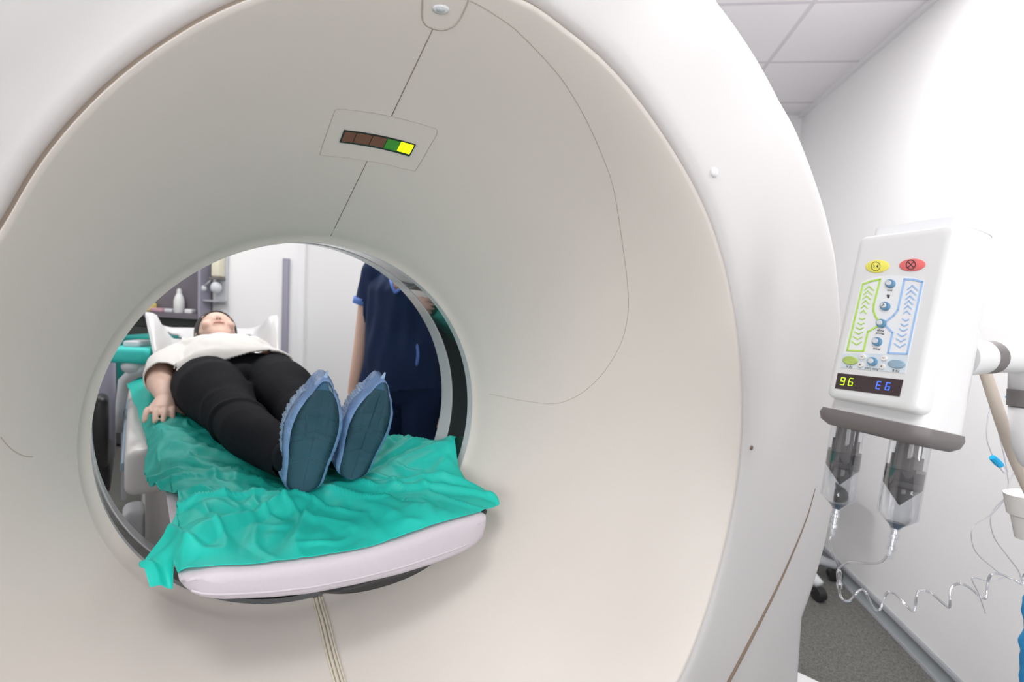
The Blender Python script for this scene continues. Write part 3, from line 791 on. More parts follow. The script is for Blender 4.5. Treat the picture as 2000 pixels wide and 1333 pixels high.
# shoes with film covers: local frame per foot
def foot(x0, z0, x1, z1, y0, y1, hw, label):
    """sole from heel (x0,y0,z0) to toe tip (x1,y1,z1)"""
    a = Vector((x0, y0, z0)); b = Vector((x1, y1, z1)); U = (b - a); L = U.length; U.normalize()
    S = Vector((1, -.12, 0)); S = (S - U * S.dot(U)).normalized(); N = S.cross(U); N = N if N.y < 0 else -N     # N faces out of the sole
    def wid(s): # half width along the sole
        if s < .30: return hw * (.70 + .12 * s / .3) * math.sqrt(max(0, 1 - (1 - s / .12) ** 2)) if s < .12 else hw * (.70 + .12 * s / .3)
        t = (s - .30) / .70
        base_ = hw * (.82 + .18 * math.sin(min(1, t / .5) * math.pi / 2))
        return base_ * math.sqrt(max(0, 1 - max(0, (t - .38) / .62) ** 2.1))
    def ring(s, k, d, ww): pass
    def sole_pt(s, u, d, g=1.0): return a + U * (s * L) + S * (wid(s) * u * g) - N * d
    n = 26
    ss = [.002 + .996 * (1 - math.cos(math.pi * k / n)) / 2 for k in range(n + 1)]
    loop = [(s, 1) for s in ss] + [(s, -1) for s in ss[::-1]]
    rr = []
    for d, g in ((0, .02), (0, .5), (0, .93), (.003, 1.0), (.022, 1.0), (.026, .96), (.05, .92), (.075, .72), (.09, .35), (.092, .02)):
        ring_ = []
        for s, u in loop:
            q = s if d < .026 else max(.10, min(.97, s)) ; dd = d if d < .03 else d * (1.25 - .75 * s)
            ring_.append(sole_pt(s, u, dd, g))
        rr.append(ring_)
    shoe = MB().loft(rr).put('shoe', M['shoe'], pat, GF, smooth=True)
    # tread lines on the sole, seen through the film
    mb = MB()
    for s in (.30, .50, .56, .72):
        w = wid(s) * .8
        mb.tube([a + U * (s * L) + S * w + N * .0012, a + U * ((s + .05) * L) + N * .0012, a + U * (s * L) - S * w + N * .0012], .0016, 6)
    mb.tube([a + U * (.55 * L) + S * hw * .5 + N * .0012, a + U * (.86 * L) + S * hw * .35 + N * .0012], .0016, 6)
    mb.tube([a + U * (.55 * L) - S * hw * .3 + N * .0012, a + U * (.80 * L) - S * hw * .45 + N * .0012], .0016, 6)
    mb.put('tread', M['display'], shoe, GF, smooth=True)
    # film cover: sole sheet, side walls and a pointed corner above the toe
    rr = []
    for li, (d, g) in enumerate(((-.004, .03), (-.005, .5), (-.004, .9), (-.001, 1.05), (.012, 1.10), (.028, 1.12), (.040, 1.10))):
        ring_ = []
        for i, (s, u) in enumerate(loop):
            top_ = max(0, (s - .86) / .14); ext = .13 * top_ ** 2 * min(1, g)
            w = wid(s) * u * g
            if s > .93: w *= .9
            wr = noise.noise(Vector((s * 14, u * 3 + x0 * 40, d * 120))) * (.0028 if li > 2 else 0)
            ring_.append(a + U * ((s + ext * .9) * L) + S * (w + wr) - N * (d + wr * .6 + (.018 * top_ if d > .01 else 0)))
        rr.append(ring_)
    cov = MB().loft(rr[2:], cap=False).put('shoe_cover', M['cover_side'], pat, GF, smooth=True)
    sf = MB().loft(rr[:3]); sf.put('sole_film', M['cover'], cov, GF, smooth=True)
    # gathered elastic band round the opening
    rr = []
    for d, g, am in ((.022, 1.125, .0015), (.032, 1.16, .003), (.044, 1.15, .004), (.054, 1.08, .004), (.058, .98, .003)):
        ring_ = []
        m2 = 6 * len(loop)
        for i in range(m2):
            f = i / m2 * len(loop); i0 = int(f) % len(loop); i1 = (i0 + 1) % len(loop); t = f - int(f)
            s = loop[i0][0] * (1 - t) + loop[i1][0] * t; u = loop[i0][1] * (1 - t) + loop[i1][1] * t
            top_ = max(0, (s - .86) / .14)
            ru = am * .8 * (.35 * math.sin(i * 1.9 + 3 * noise.noise(Vector((i * .05, x0 * 30, 0)))) + 1.3 * noise.noise(Vector((i * .55, x0 * 30, d * 50))))
            w = wid(s) * u * g + u * ru
            if s > .93: w *= .8
            ring_.append(a + U * ((s + .105 * top_ ** 2) * L) + S * w - N * (d + ru * .7))
        rr.append(ring_)
    MB().loft(rr, cap=False).put('gathered_edge', M['cover_dense'], cov, GF, smooth=True)
    # twisted tip of film
    tp = a + U * (L * 1.095) - N * .014
    MB().chain((tuple(tp - U * .030), (.016, .006, .012)), (tuple(tp - U * .008), (.007, .005, .008)), (tuple(tp + U * .016 + S * .002), .0018)).put('film_tip', M['cover_dense'], cov, GF, smooth=True)
    return a, U, S, N, L
foot(-.022, -.150, .004, .063, .052, .000, .050, 'left')
foot(.082, -.142, .122, .056, .062, .004, .047, 'right')

# ================================================================== teal drape
ROWS = [
    # near edge
    [(294, 1162, -.15), (338, 1170, -.15), (356, 1119, -.19), (400, 1110, -.198), (470, 1107, -.203), (560, 1104, -.203), (640, 1092, -.203), (720, 1070, -.203), (800, 1043, -.203), (870, 1021, -.203), (935, 1003, -.200), (974, 991, -.17)],
    [(283, 1128, -.13), (322, 1122, -.12), (362, 1092, -.14), (402, 1082, -.165), (470, 1080, -.17), (560, 1078, -.17), (640, 1066, -.17), (720, 1046, -.17), (800, 1020, -.17), (868, 998, -.17), (930, 984, -.165), (966, 984, -.15)],
    [(275, 1108, -.10), (318, 1078, -.09), (362, 1046, -.09), (405, 1046, -.11), (470, 1046, -.11), (560, 1050, -.11), (640, 1040, -.11), (720, 1022, -.11), (800, 995, -.11), (860, 972, -.10), (905, 962, -.09), (930, 970, -.08)],
    [(335, 1022, -.02), (352, 1018, -.02), (378, 1012, -.03), (420, 1012, -.04), (480, 1014, -.03), (560, 1018, -.03), (640, 1008, -.03), (720, 990, -.03), (790, 962, -.03), (838, 938, -.03), (872, 922, -.03), (895, 930, -.02)],
    [(345, 990, .10), (362, 980, .08), (392, 972, .06), (430, 975, .03), (490, 978, .02), (550, 972, .02), (620, 960, .05), (700, 946, .05), (760, 925, .05), (815, 900, .04), (862, 880, .03), (886, 878, .02)],
    [(297, 960, .22), (320, 952, .2), (355, 940, .18), (400, 944, .14), (450, 948, .12), (520, 950, .12), (600, 945, .13), (680, 930, .13), (740, 905, .13), (790, 884, .12), (835, 870, .10), (884, 864, .07)],
    [(284, 927, .42), (308, 915, .40), (340, 905, .38), (385, 905, .34), (440, 915, .30), (520, 925, .28), (590, 925, .26), (670, 910, .26), (720, 885, .26), (745, 868, .26), (768, 866, .24), (800, 873, .20)],
    [(285, 880, .66), (312, 868, .62), (345, 862, .60), (385, 865, .56), (440, 880, .50), (500, 890, .46), (570, 890, .44), (640, 880, .42), (700, 866, .40), (730, 860, .40), (750, 860, .38), (765, 862, .36)],
    [(284, 845, .80), (305, 838, .79), (335, 832, .78), (380, 832, .76), (430, 840, .74), (490, 846, .72), (540, 846, .70), (585, 844, .68), (620, 842, .68), (650, 842, .66), (675, 842, .64), (695, 842, .62)],
    [(262, 790, 1.15), (290, 783, 1.12), (315, 778, 1.12), (345, 776, 1.1), (375, 776, 1.1), (405, 776, 1.1), (435, 776, 1.1), (465, 772, 1.1), (495, 768, 1.1), (520, 765, 1.1), (540, 762, 1.1), (558, 760, 1.1)],
    [(246, 752, 1.55), (266, 744, 1.55), (290, 740, 1.55), (315, 738, 1.55), (340, 738, 1.55), (365, 738, 1.55), (390, 736, 1.55), (415, 734, 1.55), (440, 732, 1.55), (465, 730, 1.55), (485, 728, 1.55), (500, 726, 1.55)],
]
CP = np.array([[gpy(px, py, y) for px, py, y in row] for row in ROWS])
# keep the hidden middle just over the cushion and never inside it
for i in range(CP.shape[0]):
    for j in range(CP.shape[1]):
        x, y, z = CP[i, j]
        if -.245 < x < .262 and y > -.205:
            lo = ctop(x, y) + .003
            CP[i, j, 2] = max(z, lo) if y < .4 else lo + .003
def dense(A, n):
    A = np.array([np.array(cat_spline(list(r), n)) for r in A]); A = np.swapaxes(A, 0, 1)
    A = np.array([np.array(cat_spline(list(r), n)) for r in A]); return np.swapaxes(A, 0, 1)
D = dense(CP, 16)
for i in range(D.shape[0]):
    for j in range(D.shape[1]):
        x, y, z = D[i, j]
        fold = 0
        # long folds running towards the feet, and small creases
        ang = math.atan2(z + 0 + (y - .06) * .0 + (y - .06), x - .02)
        q = Vector((x * 9 + y * 6, y * 5 - x * 4, 1.3)); n1 = noise.noise(q)
        n2 = noise.noise(Vector((x * 30 - y * 16, y * 10 + x * 8, 4.1)))
        n3 = 1 - abs(noise.noise(Vector((x * 14 + y * 9, y * 7 - x * 6, 9.0)))) * 2
        edge = min(1, max(0, (y + .205) / .07))
        dx_, dy_ = x - .03, y - .10; rad = math.hypot(dx_, dy_); phi = math.atan2(dy_, dx_)
        rd = noise.noise(Vector((math.cos(phi) * 3.2, math.sin(phi) * 3.2, 2.7 + rad * .8))); rd = max(0, 1 - abs(rd) * 4.5) * min(1, max(0, (rad - .06) / .12)) * .016
        if y > .5: rd *= .4
        fold = (n1 * .010 + n2 * .0035 + max(0, n3 - .55) * .018) * (.15 + .85 * edge) + .001 + rd * edge
        if y > .9: fold *= .3
        floor_ = (ctop(x, y) + .0015) if (-.25 < x < .266 and y > -.215) else -9
        D[i, j, 2] = max(z + fold, floor_)
        if abs(x - .012) > .25: D[i, j, 0] += n1 * .006
dm = MB().grid(D); dro = dm.put('drape_sheet', M['teal'], None, GF, smooth=True)
tag(dro, 'crumpled turquoise disposable sheet spread over the table under the lying person', 'sheet')
sm = dro.modifiers.new('thick', 'SOLIDIFY'); sm.thickness = .0007; sm.offset = 1

# ================================================================== nurse
def person_frame(px, py, D_, turn):
    p = at_depth(px, py, D_); yawv = math.atan2(-p[0], p[1])
    return Matrix.Translation((p[0], p[1], 0)) @ Matrix.Rotation(yawv + turn, 4, 'Z')
NF = person_frame(794, 650, 2.12, math.radians(-20))
nur = root('person', 'standing person in dark navy scrubs with light blue trim, seen through the bore', 'person', NF)
mb = MB()
# legs and feet
for s in (-1, 1):
    mb.chain(((s * .09, 0, .86), .075), ((s * .09, -.005, .48), .048), ((s * .09, .01, .10), .032)); mb.hull(((s * .09, .03, .045), (.034, .04, .035)), ((s * .095, -.14, .03), (.038, .05, .022)))
mb.hull(((0, 0, .92), (.14, .09, .08)), ((0, 0, 1.10), (.12, .08, .06))); mb.hull(((0, 0, 1.10), (.12, .08, .06)), ((0, 0, 1.28), (.135, .085, .07)))
mb.chain(((-.155, 0, 1.36), .045), ((.155, 0, 1.36), .045)); mb.hull(((0, -.01, 1.28), (.10, .07, .05)), ((0, 0, 1.38), (.09, .05, .04)))
mb.chain(((0, 0, 1.36), .05), ((0, -.01, 1.47), .047), ((0, -.02, 1.50), .05))
for s in (-1, 1):
    mb.chain(((s * .155, 0, 1.34), .045), ((s * .190, .01, 1.08), .039), ((s * .205, -.035, .86), (.027, .027, .03)))
    s0 = s; s = s * .875
    mb.hull(((s * .236, -.04, .845), (.018, .026, .02)), ((s * .238, -.05, .78), (.013, .036, .015)))
    for k in range(4): mb.chain(((s * .238, -.08 + .019 * k, .775), .0085), ((s * .236, -.082 + .019 * k, .735 - (.01 if k in (1, 2) else 0)), .008), ((s * .225, -.082 + .019 * k, .705 - (.008 if k in (1, 2) else 0)), .0065))
    mb.chain(((s * .228, -.065, .82), .012), ((s * .215, -.095, .785), .010), ((s * .208, -.10, .755), .008))
mb.ell((0, -.015, 1.62), (.075, .092, .105), 28, 18); mb.hull(((0, -.045, 1.57), (.05, .04, .04)), ((0, -.06, 1.525), (.03, .025, .02)))
mb.hull(((0, -.10, 1.635), .007), ((0, -.118, 1.598), .010)); mb.hull(((-.02, -.095, 1.565), .006), ((.02, -.095, 1.565), .006))
for s in (-1, 1): mb.ell((s * .076, .0, 1.61), (.008, .018, .028)); mb.ell((s * .03, -.088, 1.638), (.015, .010, .010))
put('person_body', fuse(mb, .0055, 4), M['skin'], nur, NF)
mb = MB().ell((0, .008, 1.655), (.086, .098, .10), 28, 18); mb.ell((0, .10, 1.60), (.05, .05, .06))
put('hair', fuse(mb, .007, 2, cut=lambda c: c.y < -.06 and c.z < 1.70), M['hair'], nur, NF)
mb = MB()
for s in (-1, 1):
    mb.chain(((s * .085, 0, .90), (.105, .105, .09)), ((s * .095, 0, .5), .080), ((s * .095, .01, .09), (.085, .085, .04)))
mb.hull(((0, 0, .88), (.165, .115, .08)), ((0, 0, 1.02), (.15, .105, .05)))
put('scrub_trousers', fuse(mb, .008, 3, cut=lambda c: c.z < .07, warp=lambda c, n: c + n * (noise.noise(Vector((c.x * 14, c.y * 14, c.z * 4))) * .008)), M['navy'], nur, NF)
mb = MB()
mb.hull(((0, 0, .86), (.195, .14, .09)), ((0, 0, 1.12), (.168, .125, .06))); mb.hull(((0, 0, 1.12), (.168, .125, .06)), ((0, -.005, 1.28), (.160, .13, .06)))
mb.hull(((0, -.005, 1.28), (.160, .13, .06)), ((0, 0, 1.37), (.11, .075, .05))); mb.chain(((-.14, 0, 1.35), .058), ((.14, 0, 1.35), .058))
for s in (-1, 1): mb.hull(((s * .145, 0, 1.345), .060), ((s * .178, 0, 1.20), (.054, .064, .05)))
def scr_cut(c):
    if c.z < .885 + .09 * max(0, c.x + .05) + .02 * c.x: return True
    if abs(c.x) > .168 and c.z < 1.235: return True
    if c.y < 0 and abs(c.x) < (c.z - 1.275) * .62: return True
    if c.z > 1.385 and abs(c.x) < .075: return True
    return False
def scr_warp(c, n):
    w = math.sin(c.x * 34 + c.z * 10 + 3 * noise.noise(c * 5)) * .006 + noise.noise(Vector((c.x * 20, c.y * 20, c.z * 7))) * .012
    return c + n * w
so = put('scrub_top', fuse(mb, .007, 3, cut=scr_cut, warp=scr_warp), M['navy'], nur, NF)
bmt = bmesh.new(); bmt.from_mesh(so.data); bvN = BVHTree.FromBMesh(bmt); bmt.free()
def cling(pts, off=.003):
    out = []
    for p in pts:
        l, n, _, _ = bvN.find_nearest(Vector(p)); out.append(l + (Vector(p) - l).normalized() * off if (Vector(p) - l).length > 1e-6 else l)
    return out
mb = MB()
for s in (-1, 1):
    mb.tube(cling([(s * .068, -.20, 1.385), (s * .05, -.22, 1.355), (s * .032, -.22, 1.325), (s * .014, -.22, 1.295), (s * .002, -.22, 1.275)]), .006, 8, flat=1)
mb.put('neck_trim', M['blue_trim'], nur, NF, smooth=True)
for s in (-1, 1):
    MB().lathe([(0, .050), (.0, .0575), (-.026, .0568), (-.026, .050)], (s * .174, .0, 1.245), (-s * .22, 0, 1), 28, cap=False).put('sleeve_cuff', M['blue_trim'], nur, NF, smooth=True)
mb = MB().tube([Vector(p) for p in cat_spline(cling([(.090, -.14, 1.085), (.097, -.14, 1.04), (.092, -.14, .995)], .002), 5)], [.002] + [.006] * 9 + [.002], 8)
mb.put('pocket_trim', M['blue_trim'], nur, NF, smooth=True)

# ================================================================== injector
IB = np.array([.373, .823, 1.137])
IR = np.array([[.4303, .8904, .1483], [-.9025, .421, .0913], [.0189, -.1731, .9847]])
IF = mat4(IR, IB)
IW, IH, IDP = .13, .246, .096
def ip(px, py, y=0.):                       # pixel -> point on the injector's face plane
    n = IR[:, 1]; p = on_plane(px, py, n, IB @ n + y); q = (p - IB) @ IR; return np.array([q[0], y, q[2]])
inj = root('contrast_injector', 'white contrast injector head with coloured buttons, hanging from a jointed arm', 'injector', IF, (IW / 2, .06, -.05))
def rrect(x0, x1, z0, z1, r, y, n=6):
    P = []
    for cx, cz, a0 in ((x1 - r, z1 - r, 0), (x0 + r, z1 - r, 90), (x0 + r, z0 + r, 180), (x1 - r, z0 + r, 270)):
        for k in range(n + 1):
            a = math.radians(a0 + 90 * k / n); P.append((cx + r * math.cos(a), y, cz + r * math.sin(a)))
    return P
# front slab, slightly wider at the bottom
def slab_ring(g, y, r=.010):
    P = rrect(-g, IW + g, -g, IH + g, r, y); out = []
    for x, yy, z in P:
        t = z / IH; out.append((IW / 2 + (x - IW / 2) * (1 - .0 * t), yy, z))
    return out
MB().loft([slab_ring(-.010, 0), slab_ring(-.003, 0.0004), slab_ring(0, .004), slab_ring(.0015, .012), slab_ring(.0015, .024)]).put('front_panel', M['white'], inj, IF, smooth=False, auto=50)
# body behind: rounded, tapering to the top
def body_ring(z, x0, x1, y0, y1, r, n=8):
    P = []
    for cx, cy, a0 in ((x1 - r, y1 - r, 0), (x0 + r, y1 - r, 90), (x0 + r * .6, y0 + r * .6, 180), (x1 - r * .6, y0 + r * .6, 270)):
        rr_ = r if a0 < 180 else r * .6
        for k in range(n + 1):
            a = math.radians(a0 + 90 * k / n); P.append((cx + rr_ * math.cos(a), cy + rr_ * math.sin(a), z))
    return P
xa, xb = -.010, IW + .006
MB().loft([body_ring(-.016, xa, xb, .016, IDP + .012, .034), body_ring(.02, xa, xb, .018, IDP + .010, .034), body_ring(.15, xa + .003, xb - .001, .018, IDP + .004, .032), body_ring(IH - .005, xa + .008, xb - .004, .018, IDP - .004, .03), body_ring(IH + .006, xa + .010, xb - .006, .020, IDP - .006, .03), body_ring(IH + .010, xa + .016, xb - .012, .026, IDP - .012, .03)]).put('injector_body', M['white'], inj, IF, smooth=False, auto=50)
MB().loft([body_ring(IH + .003, xa + .009, xb - .005, .019, IDP - .004, .03), body_ring(IH + .018, xa + .010, xb - .008, .018, IDP - .006, .03)]).put('top_ledge', M['panel'], inj, IF, smooth=False)
# grey bottom cap
MB().loft([body_ring(-.0165, xa - .007, xb + .003, .006, IDP + .015, .036), body_ring(-.024, xa - .009, xb + .004, .004, IDP + .016, .036), body_ring(-.034, xa - .007, xb + .002, .006, IDP + .013, .036), body_ring(-.041, xa + .002, xb - .006, .014, IDP + .006, .034)]).put('bottom_cap', M['darkgrey'], inj, IF, smooth=False, auto=60)
def c5(x, y): return (1560 + x / 3.03, 400 + y / 3.03)
def c6(x, y): return (1600 + x / 5.127, 520 + y / 5.127)
def plate(name, pxs, m, y0=-.0002, th=.0012, parent=None):
    P = [ip(*p, 0.) for p in pxs]; P = [(p[0], y0 - th, p[2]) for p in P]
    return MB().prism(P, (0, th + .001, 0)).put(name, m, parent or inj, IF)
kp = plate('keypad', [c5(*p) for p in [(372, 462), (420, 438), (480, 424), (560, 418), (640, 424), (700, 436), (744, 452), (650, 900), (630, 1000), (440, 982), (245, 965), (262, 888)]], M['panel'], th=.0006)
plate('keypad_base_field', [c5(*p) for p in [(263, 885), (350, 880), (520, 885), (652, 895), (631, 998), (440, 981), (247, 963)]], M['panel_low'], -.0007, .0003, kp)
def stroke(mb, pts, w, y=-.0013, th=.0005, closed=False):
    P = [ip(*p, 0.) for p in pts]
    if closed: P.append(P[0])
    for a, b in zip(P[:-1], P[1:]):
        d = np.array([b[0] - a[0], 0, b[2] - a[2]]); L = np.linalg.norm(d)
        if L < 1e-7: continue
        d /= L; n = np.array([-d[2], 0, d[0]]); e = d * w * .35
        q = [a - e - n * w / 2, b + e - n * w / 2, b + e + n * w / 2, a - e + n * w / 2]
        mb.prism([(k[0], y, k[2]) for k in q], (0, -th, 0))
mb = MB(); stroke(mb, [c6(*p) for p in [(600, 548), (570, 505), (550, 450), (553, 390), (618, 135), (530, 152), (445, 182), (365, 520), (288, 846), (450, 853), (495, 660), (590, 606)]], .0024); mb.put('green_outline', M['green'], kp, IF)
mb = MB(); stroke(mb, [c6(*p) for p in [(688, 547), (755, 495), (795, 440), (862, 133), (955, 138), (1042, 160), (965, 520), (888, 882), (697, 873), (742, 668), (680, 606)]], .0024); mb.put('blue_outline', M['lightblue'], kp, IF)
def chev(lst, m, name):
    mb = MB()
    for x, y, hw, s in lst: stroke(mb, [c6(x - hw, y + s * hw * .42 + 4), c6(x, y - s * hw * .32), c6(x + hw, y + s * hw * .42 + 8)], .0013)
    mb.put(name, m, kp, IF)
chev([(507, 218, 46, 1), (495, 265, 44, 1), (483, 312, 40, 1), (472, 358, 36, 1), (460, 406, 32, 1), (450, 456, 29, 1), (437, 530, 28, -1), (426, 578, 31, -1), (414, 625, 35, -1), (403, 672, 40, -1), (393, 722, 44, -1), (382, 774, 48, -1)], M['green'], 'green_chevrons')
chev([(940, 213, 52, 1), (928, 262, 48, 1), (917, 314, 44, 1), (906, 362, 41, 1), (896, 410, 37, 1), (886, 462, 32, 1), (873, 542, 32, -1), (861, 592, 36, -1), (849, 642, 40, -1), (836, 694, 43, -1), (826, 744, 47, -1), (816, 798, 54, -1)], M['lightblue'], 'blue_chevrons')
def disc(name, cx, cy, a, b, m, parent, h=.003, y=-.0008, ang=0):
    P = [ip(*p, 0.) for p in oval(cx, cy, a, b, ang, 28)]; c = np.mean(P, 0)
    rr = []
    for s, hh in ((1.0, 0), (1.0, h * .6), (.88, h), (.03, h)): rr.append([(c[0] + (p[0] - c[0]) * s, y - hh, c[2] + (p[2] - c[2]) * s) for p in P])
    return MB().loft(rr).put(name, m, parent, IF, smooth=False)
for k, (x, y) in enumerate([(722, 180), (670, 405), (632, 577), (590, 760), (543, 960)]):
    bt = disc('round_button', *c6(x, y), 9.4, 8.6, M['steel_blue'], kp, .0035)
    disc('button_cap', *c6(x - 6, y - 5), 5.6, 5.0, M['keycap'], bt, .0012, -.0042)
for x, y in ((443, 912), (425, 992), (660, 925), (640, 1010)):
    bt = disc('small_button', *c6(x, y), 6.3, 5.6, M['warmwhite'], kp, .0025)
    mb = MB(); stroke(mb, [c6(x - 9, y - 1), c6(x + 9, y + 1)], .0006, -.0034, .0003)
    if y > 950: stroke(mb, [c6(x + 1, y - 9), c6(x - 1, y + 9)], .0006, -.0034, .0003)
    mb.put('button_mark', M['ink'], bt, IF)
disc('fill_button', *c6(318, 948), 14.8, 8.3, M['lime'], kp, .0022, ang=4)
disc('fill_button', *c6(785, 985), 17.3, 8.3, M['bluegrey'], kp, .0022, ang=4)
yb = disc('stop_button', *c5(467, 366), 23, 12.3, M['yellow'], inj, .002, .0002, -4)
rb = disc('stop_button', *c5(674, 358), 25.5, 12, M['red'], inj, .002, .0002, -4)
def circ_px(cx, cy, r, n=24): return [(cx + r * math.cos(2 * math.pi * k / n), cy + r * math.sin(2 * math.pi * k / n)) for k in range(n)]
mb = MB(); cx, cy = c5(461, 367); stroke(mb, circ_px(cx, cy, 8.6), .0007, -.0018, .0003, True)
stroke(mb, [(cx - 4, cy - 3), (cx - 2.6, cy), (cx - 4, cy + 3)], .0006, -.0018, .0003)
P = [ip(*p, 0.) for p in [(cx + .3, cy), (cx + 5, cy - 3.2), (cx + 5, cy + 3.2)]]; mb.prism([(p[0], -.0018, p[2]) for p in P], (0, -.0003, 0))
mb.put('sound_symbol', M['ink'], yb, IF)
mb = MB(); cx, cy = c5(669, 358); stroke(mb, circ_px(cx, cy, 9), .0011, -.0018, .0003, True)
stroke(mb, [(cx - 5.5, cy - 5.5), (cx + 5.5, cy + 5.5)], .0013, -.0018, .0003); stroke(mb, [(cx - 5.5, cy + 5.5), (cx + 5.5, cy - 5.5)], .0013, -.0018, .0003)
mb.put('cross_symbol', M['ink'], rb, IF)
mb = MB(); stroke(mb, [c6(655, 412), c6(672, 388), c6(680, 400)], .0006, -.0056, .0003); cx, cy = c6(697, 305)
P = [ip(*p, 0.) for p in [(cx - 3, cy - 3), (cx + 3, cy - 3), (cx + 2.6, cy + 1), (cx + 1, cy + 3.4), (cx - 1, cy + 3.4), (cx - 2.6, cy + 1)]]; mb.prism([(p[0], -.0009, p[2]) for p in P], (0, -.0004, 0))
mb.put('printed_marks', M['ink'], kp, IF)
# the lettering stands on its head in the photo
def text_mesh(s, size, fr4, name, parent, m):
    cu = bpy.data.curves.new('txt', 'FONT'); cu.body = s; cu.size = size; cu.align_x = 'CENTER'; cu.align_y = 'CENTER'; cu.extrude = .00012
    o = bpy.data.objects.new('txt', cu); COL.objects.link(o); dg = bpy.context.evaluated_depsgraph_get(); dg.update()
    me = bpy.data.meshes.new_from_object(o.evaluated_get(dg), depsgraph=dg); bpy.data.objects.remove(o); bpy.data.curves.remove(cu)
    me.transform(fr4); return put(name, me, m, parent, IF, smooth=False)
def label_at(s, px, size):
    p = ip(*px, 0.); rt = Matrix.Translation((p[0], -.0012, p[2])) @ Matrix.Rotation(math.pi / 2, 4, 'X') @ Matrix.Rotation(math.pi, 4, 'Z')
    text_mesh(s, size, rt, 'button_lettering', kp, M['ink'])
label_at('Arm', c6(712, 246), .0042); label_at('Purge', c6(620, 650), .0042); label_at('Manual', c6(614, 678), .0042); label_at('Prime', c6(580, 832), .0042)
label_at('Auto Load', c6(530, 1032), .0046); label_at('Fill A', c6(308, 1010), .0046); label_at('Fill B', c6(773, 1050), .0046)
# number display
sc_ = plate('number_display', [c6(*p) for p in [(190, 1072), (845, 1142), (806, 1310), (160, 1226)]], M['screen'], -.0001, .0008)
def seg_digit(mb, ch, cx, cy, w=17 / 5.127 * 2.0, h=70 / 5.127, slant=.28):
    segs = {'9': 'abcdfg', '6': 'acdefg', 'E': 'adefg'}[ch]
    def pt(u, v):  # u,v in -1..1
        return (cx + u * w / 2 * 1.1 - v * h / 2 * slant * 1.0, cy + v * h / 2 + u * .6)
    L = {'a': ((-1, -1), (1, -1)), 'b': ((1, -1), (1, 0)), 'c': ((1, 0), (1, 1)), 'd': ((-1, 1), (1, 1)), 'e': ((-1, 0), (-1, 1)), 'f': ((-1, -1), (-1, 0)), 'g': ((-1, 0), (1, 0))}
    for s in segs:
        (a, b), (c, d) = L[s]; sh = .86
        mx_, my_ = (a + c) / 2, (b + d) / 2
        stroke(mb, [pt(mx_ + (a - mx_) * sh, my_ + (b - my_) * sh), pt(mx_ + (c - mx_) * sh, my_ + (d - my_) * sh)], .0010, -.0009, .0004)
for ch, x, y, m in (('9', 240, 1155, 'seg_lime'), ('6', 322, 1163, 'seg_lime'), ('E', 600, 1195, 'seg_blue'), ('6', 692, 1207, 'seg_blue')):
    mb = MB(); seg_digit(mb, ch, *c6(x, y)); mb.put('lit_digit', M[m], sc_, IF)
# syringes hang below the cap, each pushed into its own socket
def syringe(topx, botx, r, label):
    """axis given by two pixels; depth taken inside the injector body"""
    yc = .052
    a = ip(*topx, yc); b = ip(*botx, yc); ax = Vector((b[0] - a[0], 0, b[2] - a[2])); L = ax.length; ax.normalize()
    a = Vector(a)
    return a, ax, L
def make_syringe(topx, shoulder, endpx, r, label, pist):
    yc = .055; a = Vector(ip(*topx, yc)); b = Vector(ip(*shoulder, yc)); e = Vector(ip(*endpx, yc))
    ax = (b - a); L = ax.length; ax.normalize(); a.z = -.036; L = (b - a).dot(ax); LE = (e - a).dot(ax)
    t = root('syringe', label, 'syringe', IF, tuple(a + ax * LE), 'injector syringes')
    MB().lathe([(-.004, r + .003), (.003, r + .003), (.004, r + .001)], a, ax, 36).put('socket_ring', M['warmwhite'], t, IF, smooth=False)
    MB().lathe([(0, r), (L, r), (L + (LE - L) * .8, r * .36), (LE, .006), (LE + .004, .005)], a, ax, 40, cap=False).put('barrel', M['clear'], t, IF, smooth=True)
    MB().lathe([(L * pist + .012, r - .0016), (L - .001, r - .0016), (L + (LE - L) * .55, r * .52)], a, ax, 40, cap=False).put('liquid', M['liquid'], t, IF, smooth=True)
    mb = MB().lathe([(L * pist - .012, r - .003), (L * pist - .012, r - .0012), (L * pist + .001, r - .0012), (L * pist + .002, r - .0018), (L * pist + .003, r - .0012), (L * pist + .009, r - .0012), (L * pist + .010, r - .0016), (L * pist + .036, .0006)], a, ax, 40)
    mb.put('plunger', M['piston'], t, IF, smooth=False)
    # ram with stepped clips
    side = ax.orthogonal().normalized(); sx = Vector((1, 0, 0)); sx = (sx - ax * sx.dot(ax)).normalized(); sy = ax.cross(sx)
    mb = MB()
    def rbox(d0, d1, wx, wy):
        P = [a + ax * d0 + sx * (i * wx) + sy * (j * wy) for i, j in ((-1, -1), (1, -1), (1, 1), (-1, 1))]; mb.prism(P, ax * (d1 - d0))
    rbox(-.002, L * pist - .010, r * .46, r * .46); rbox(L * pist * .40, L * pist - .010, r * .66, r * .4); rbox(L * pist * .70, L * pist - .010, r * .86, r * .42)
    mb.put('ram', M['darkgrey'], t, IF)
    MB().lathe([(L + (LE - L) * .56, r * .50), (L + (LE - L) * .80, r * .33), (LE, .0052), (LE + .001, .0052)], a, ax, 30).put('nozzle_collar', M['tip'], t, IF, smooth=False)
    mb = MB().lathe([(LE, .0042), (LE + .008, .0046), (LE + .009, .006), (LE + .014, .006), (LE + .015, .0042), (LE + .024, .0042), (LE + .025, .0058), (LE + .030, .0058), (LE + .031, .0036), (LE + .042, .003)], a, ax, 12)
    mb.put('luer_fitting', M['tube'], t, IF, smooth=False)
    return IF @ (a + ax * (LE + .040)), IF.to_3x3() @ ax
e1, d1 = make_syringe((1656, 838), (1636, 972), (1630, 992), .0232, 'left syringe of two under the injector head, clear barrel with dark plunger', .50)
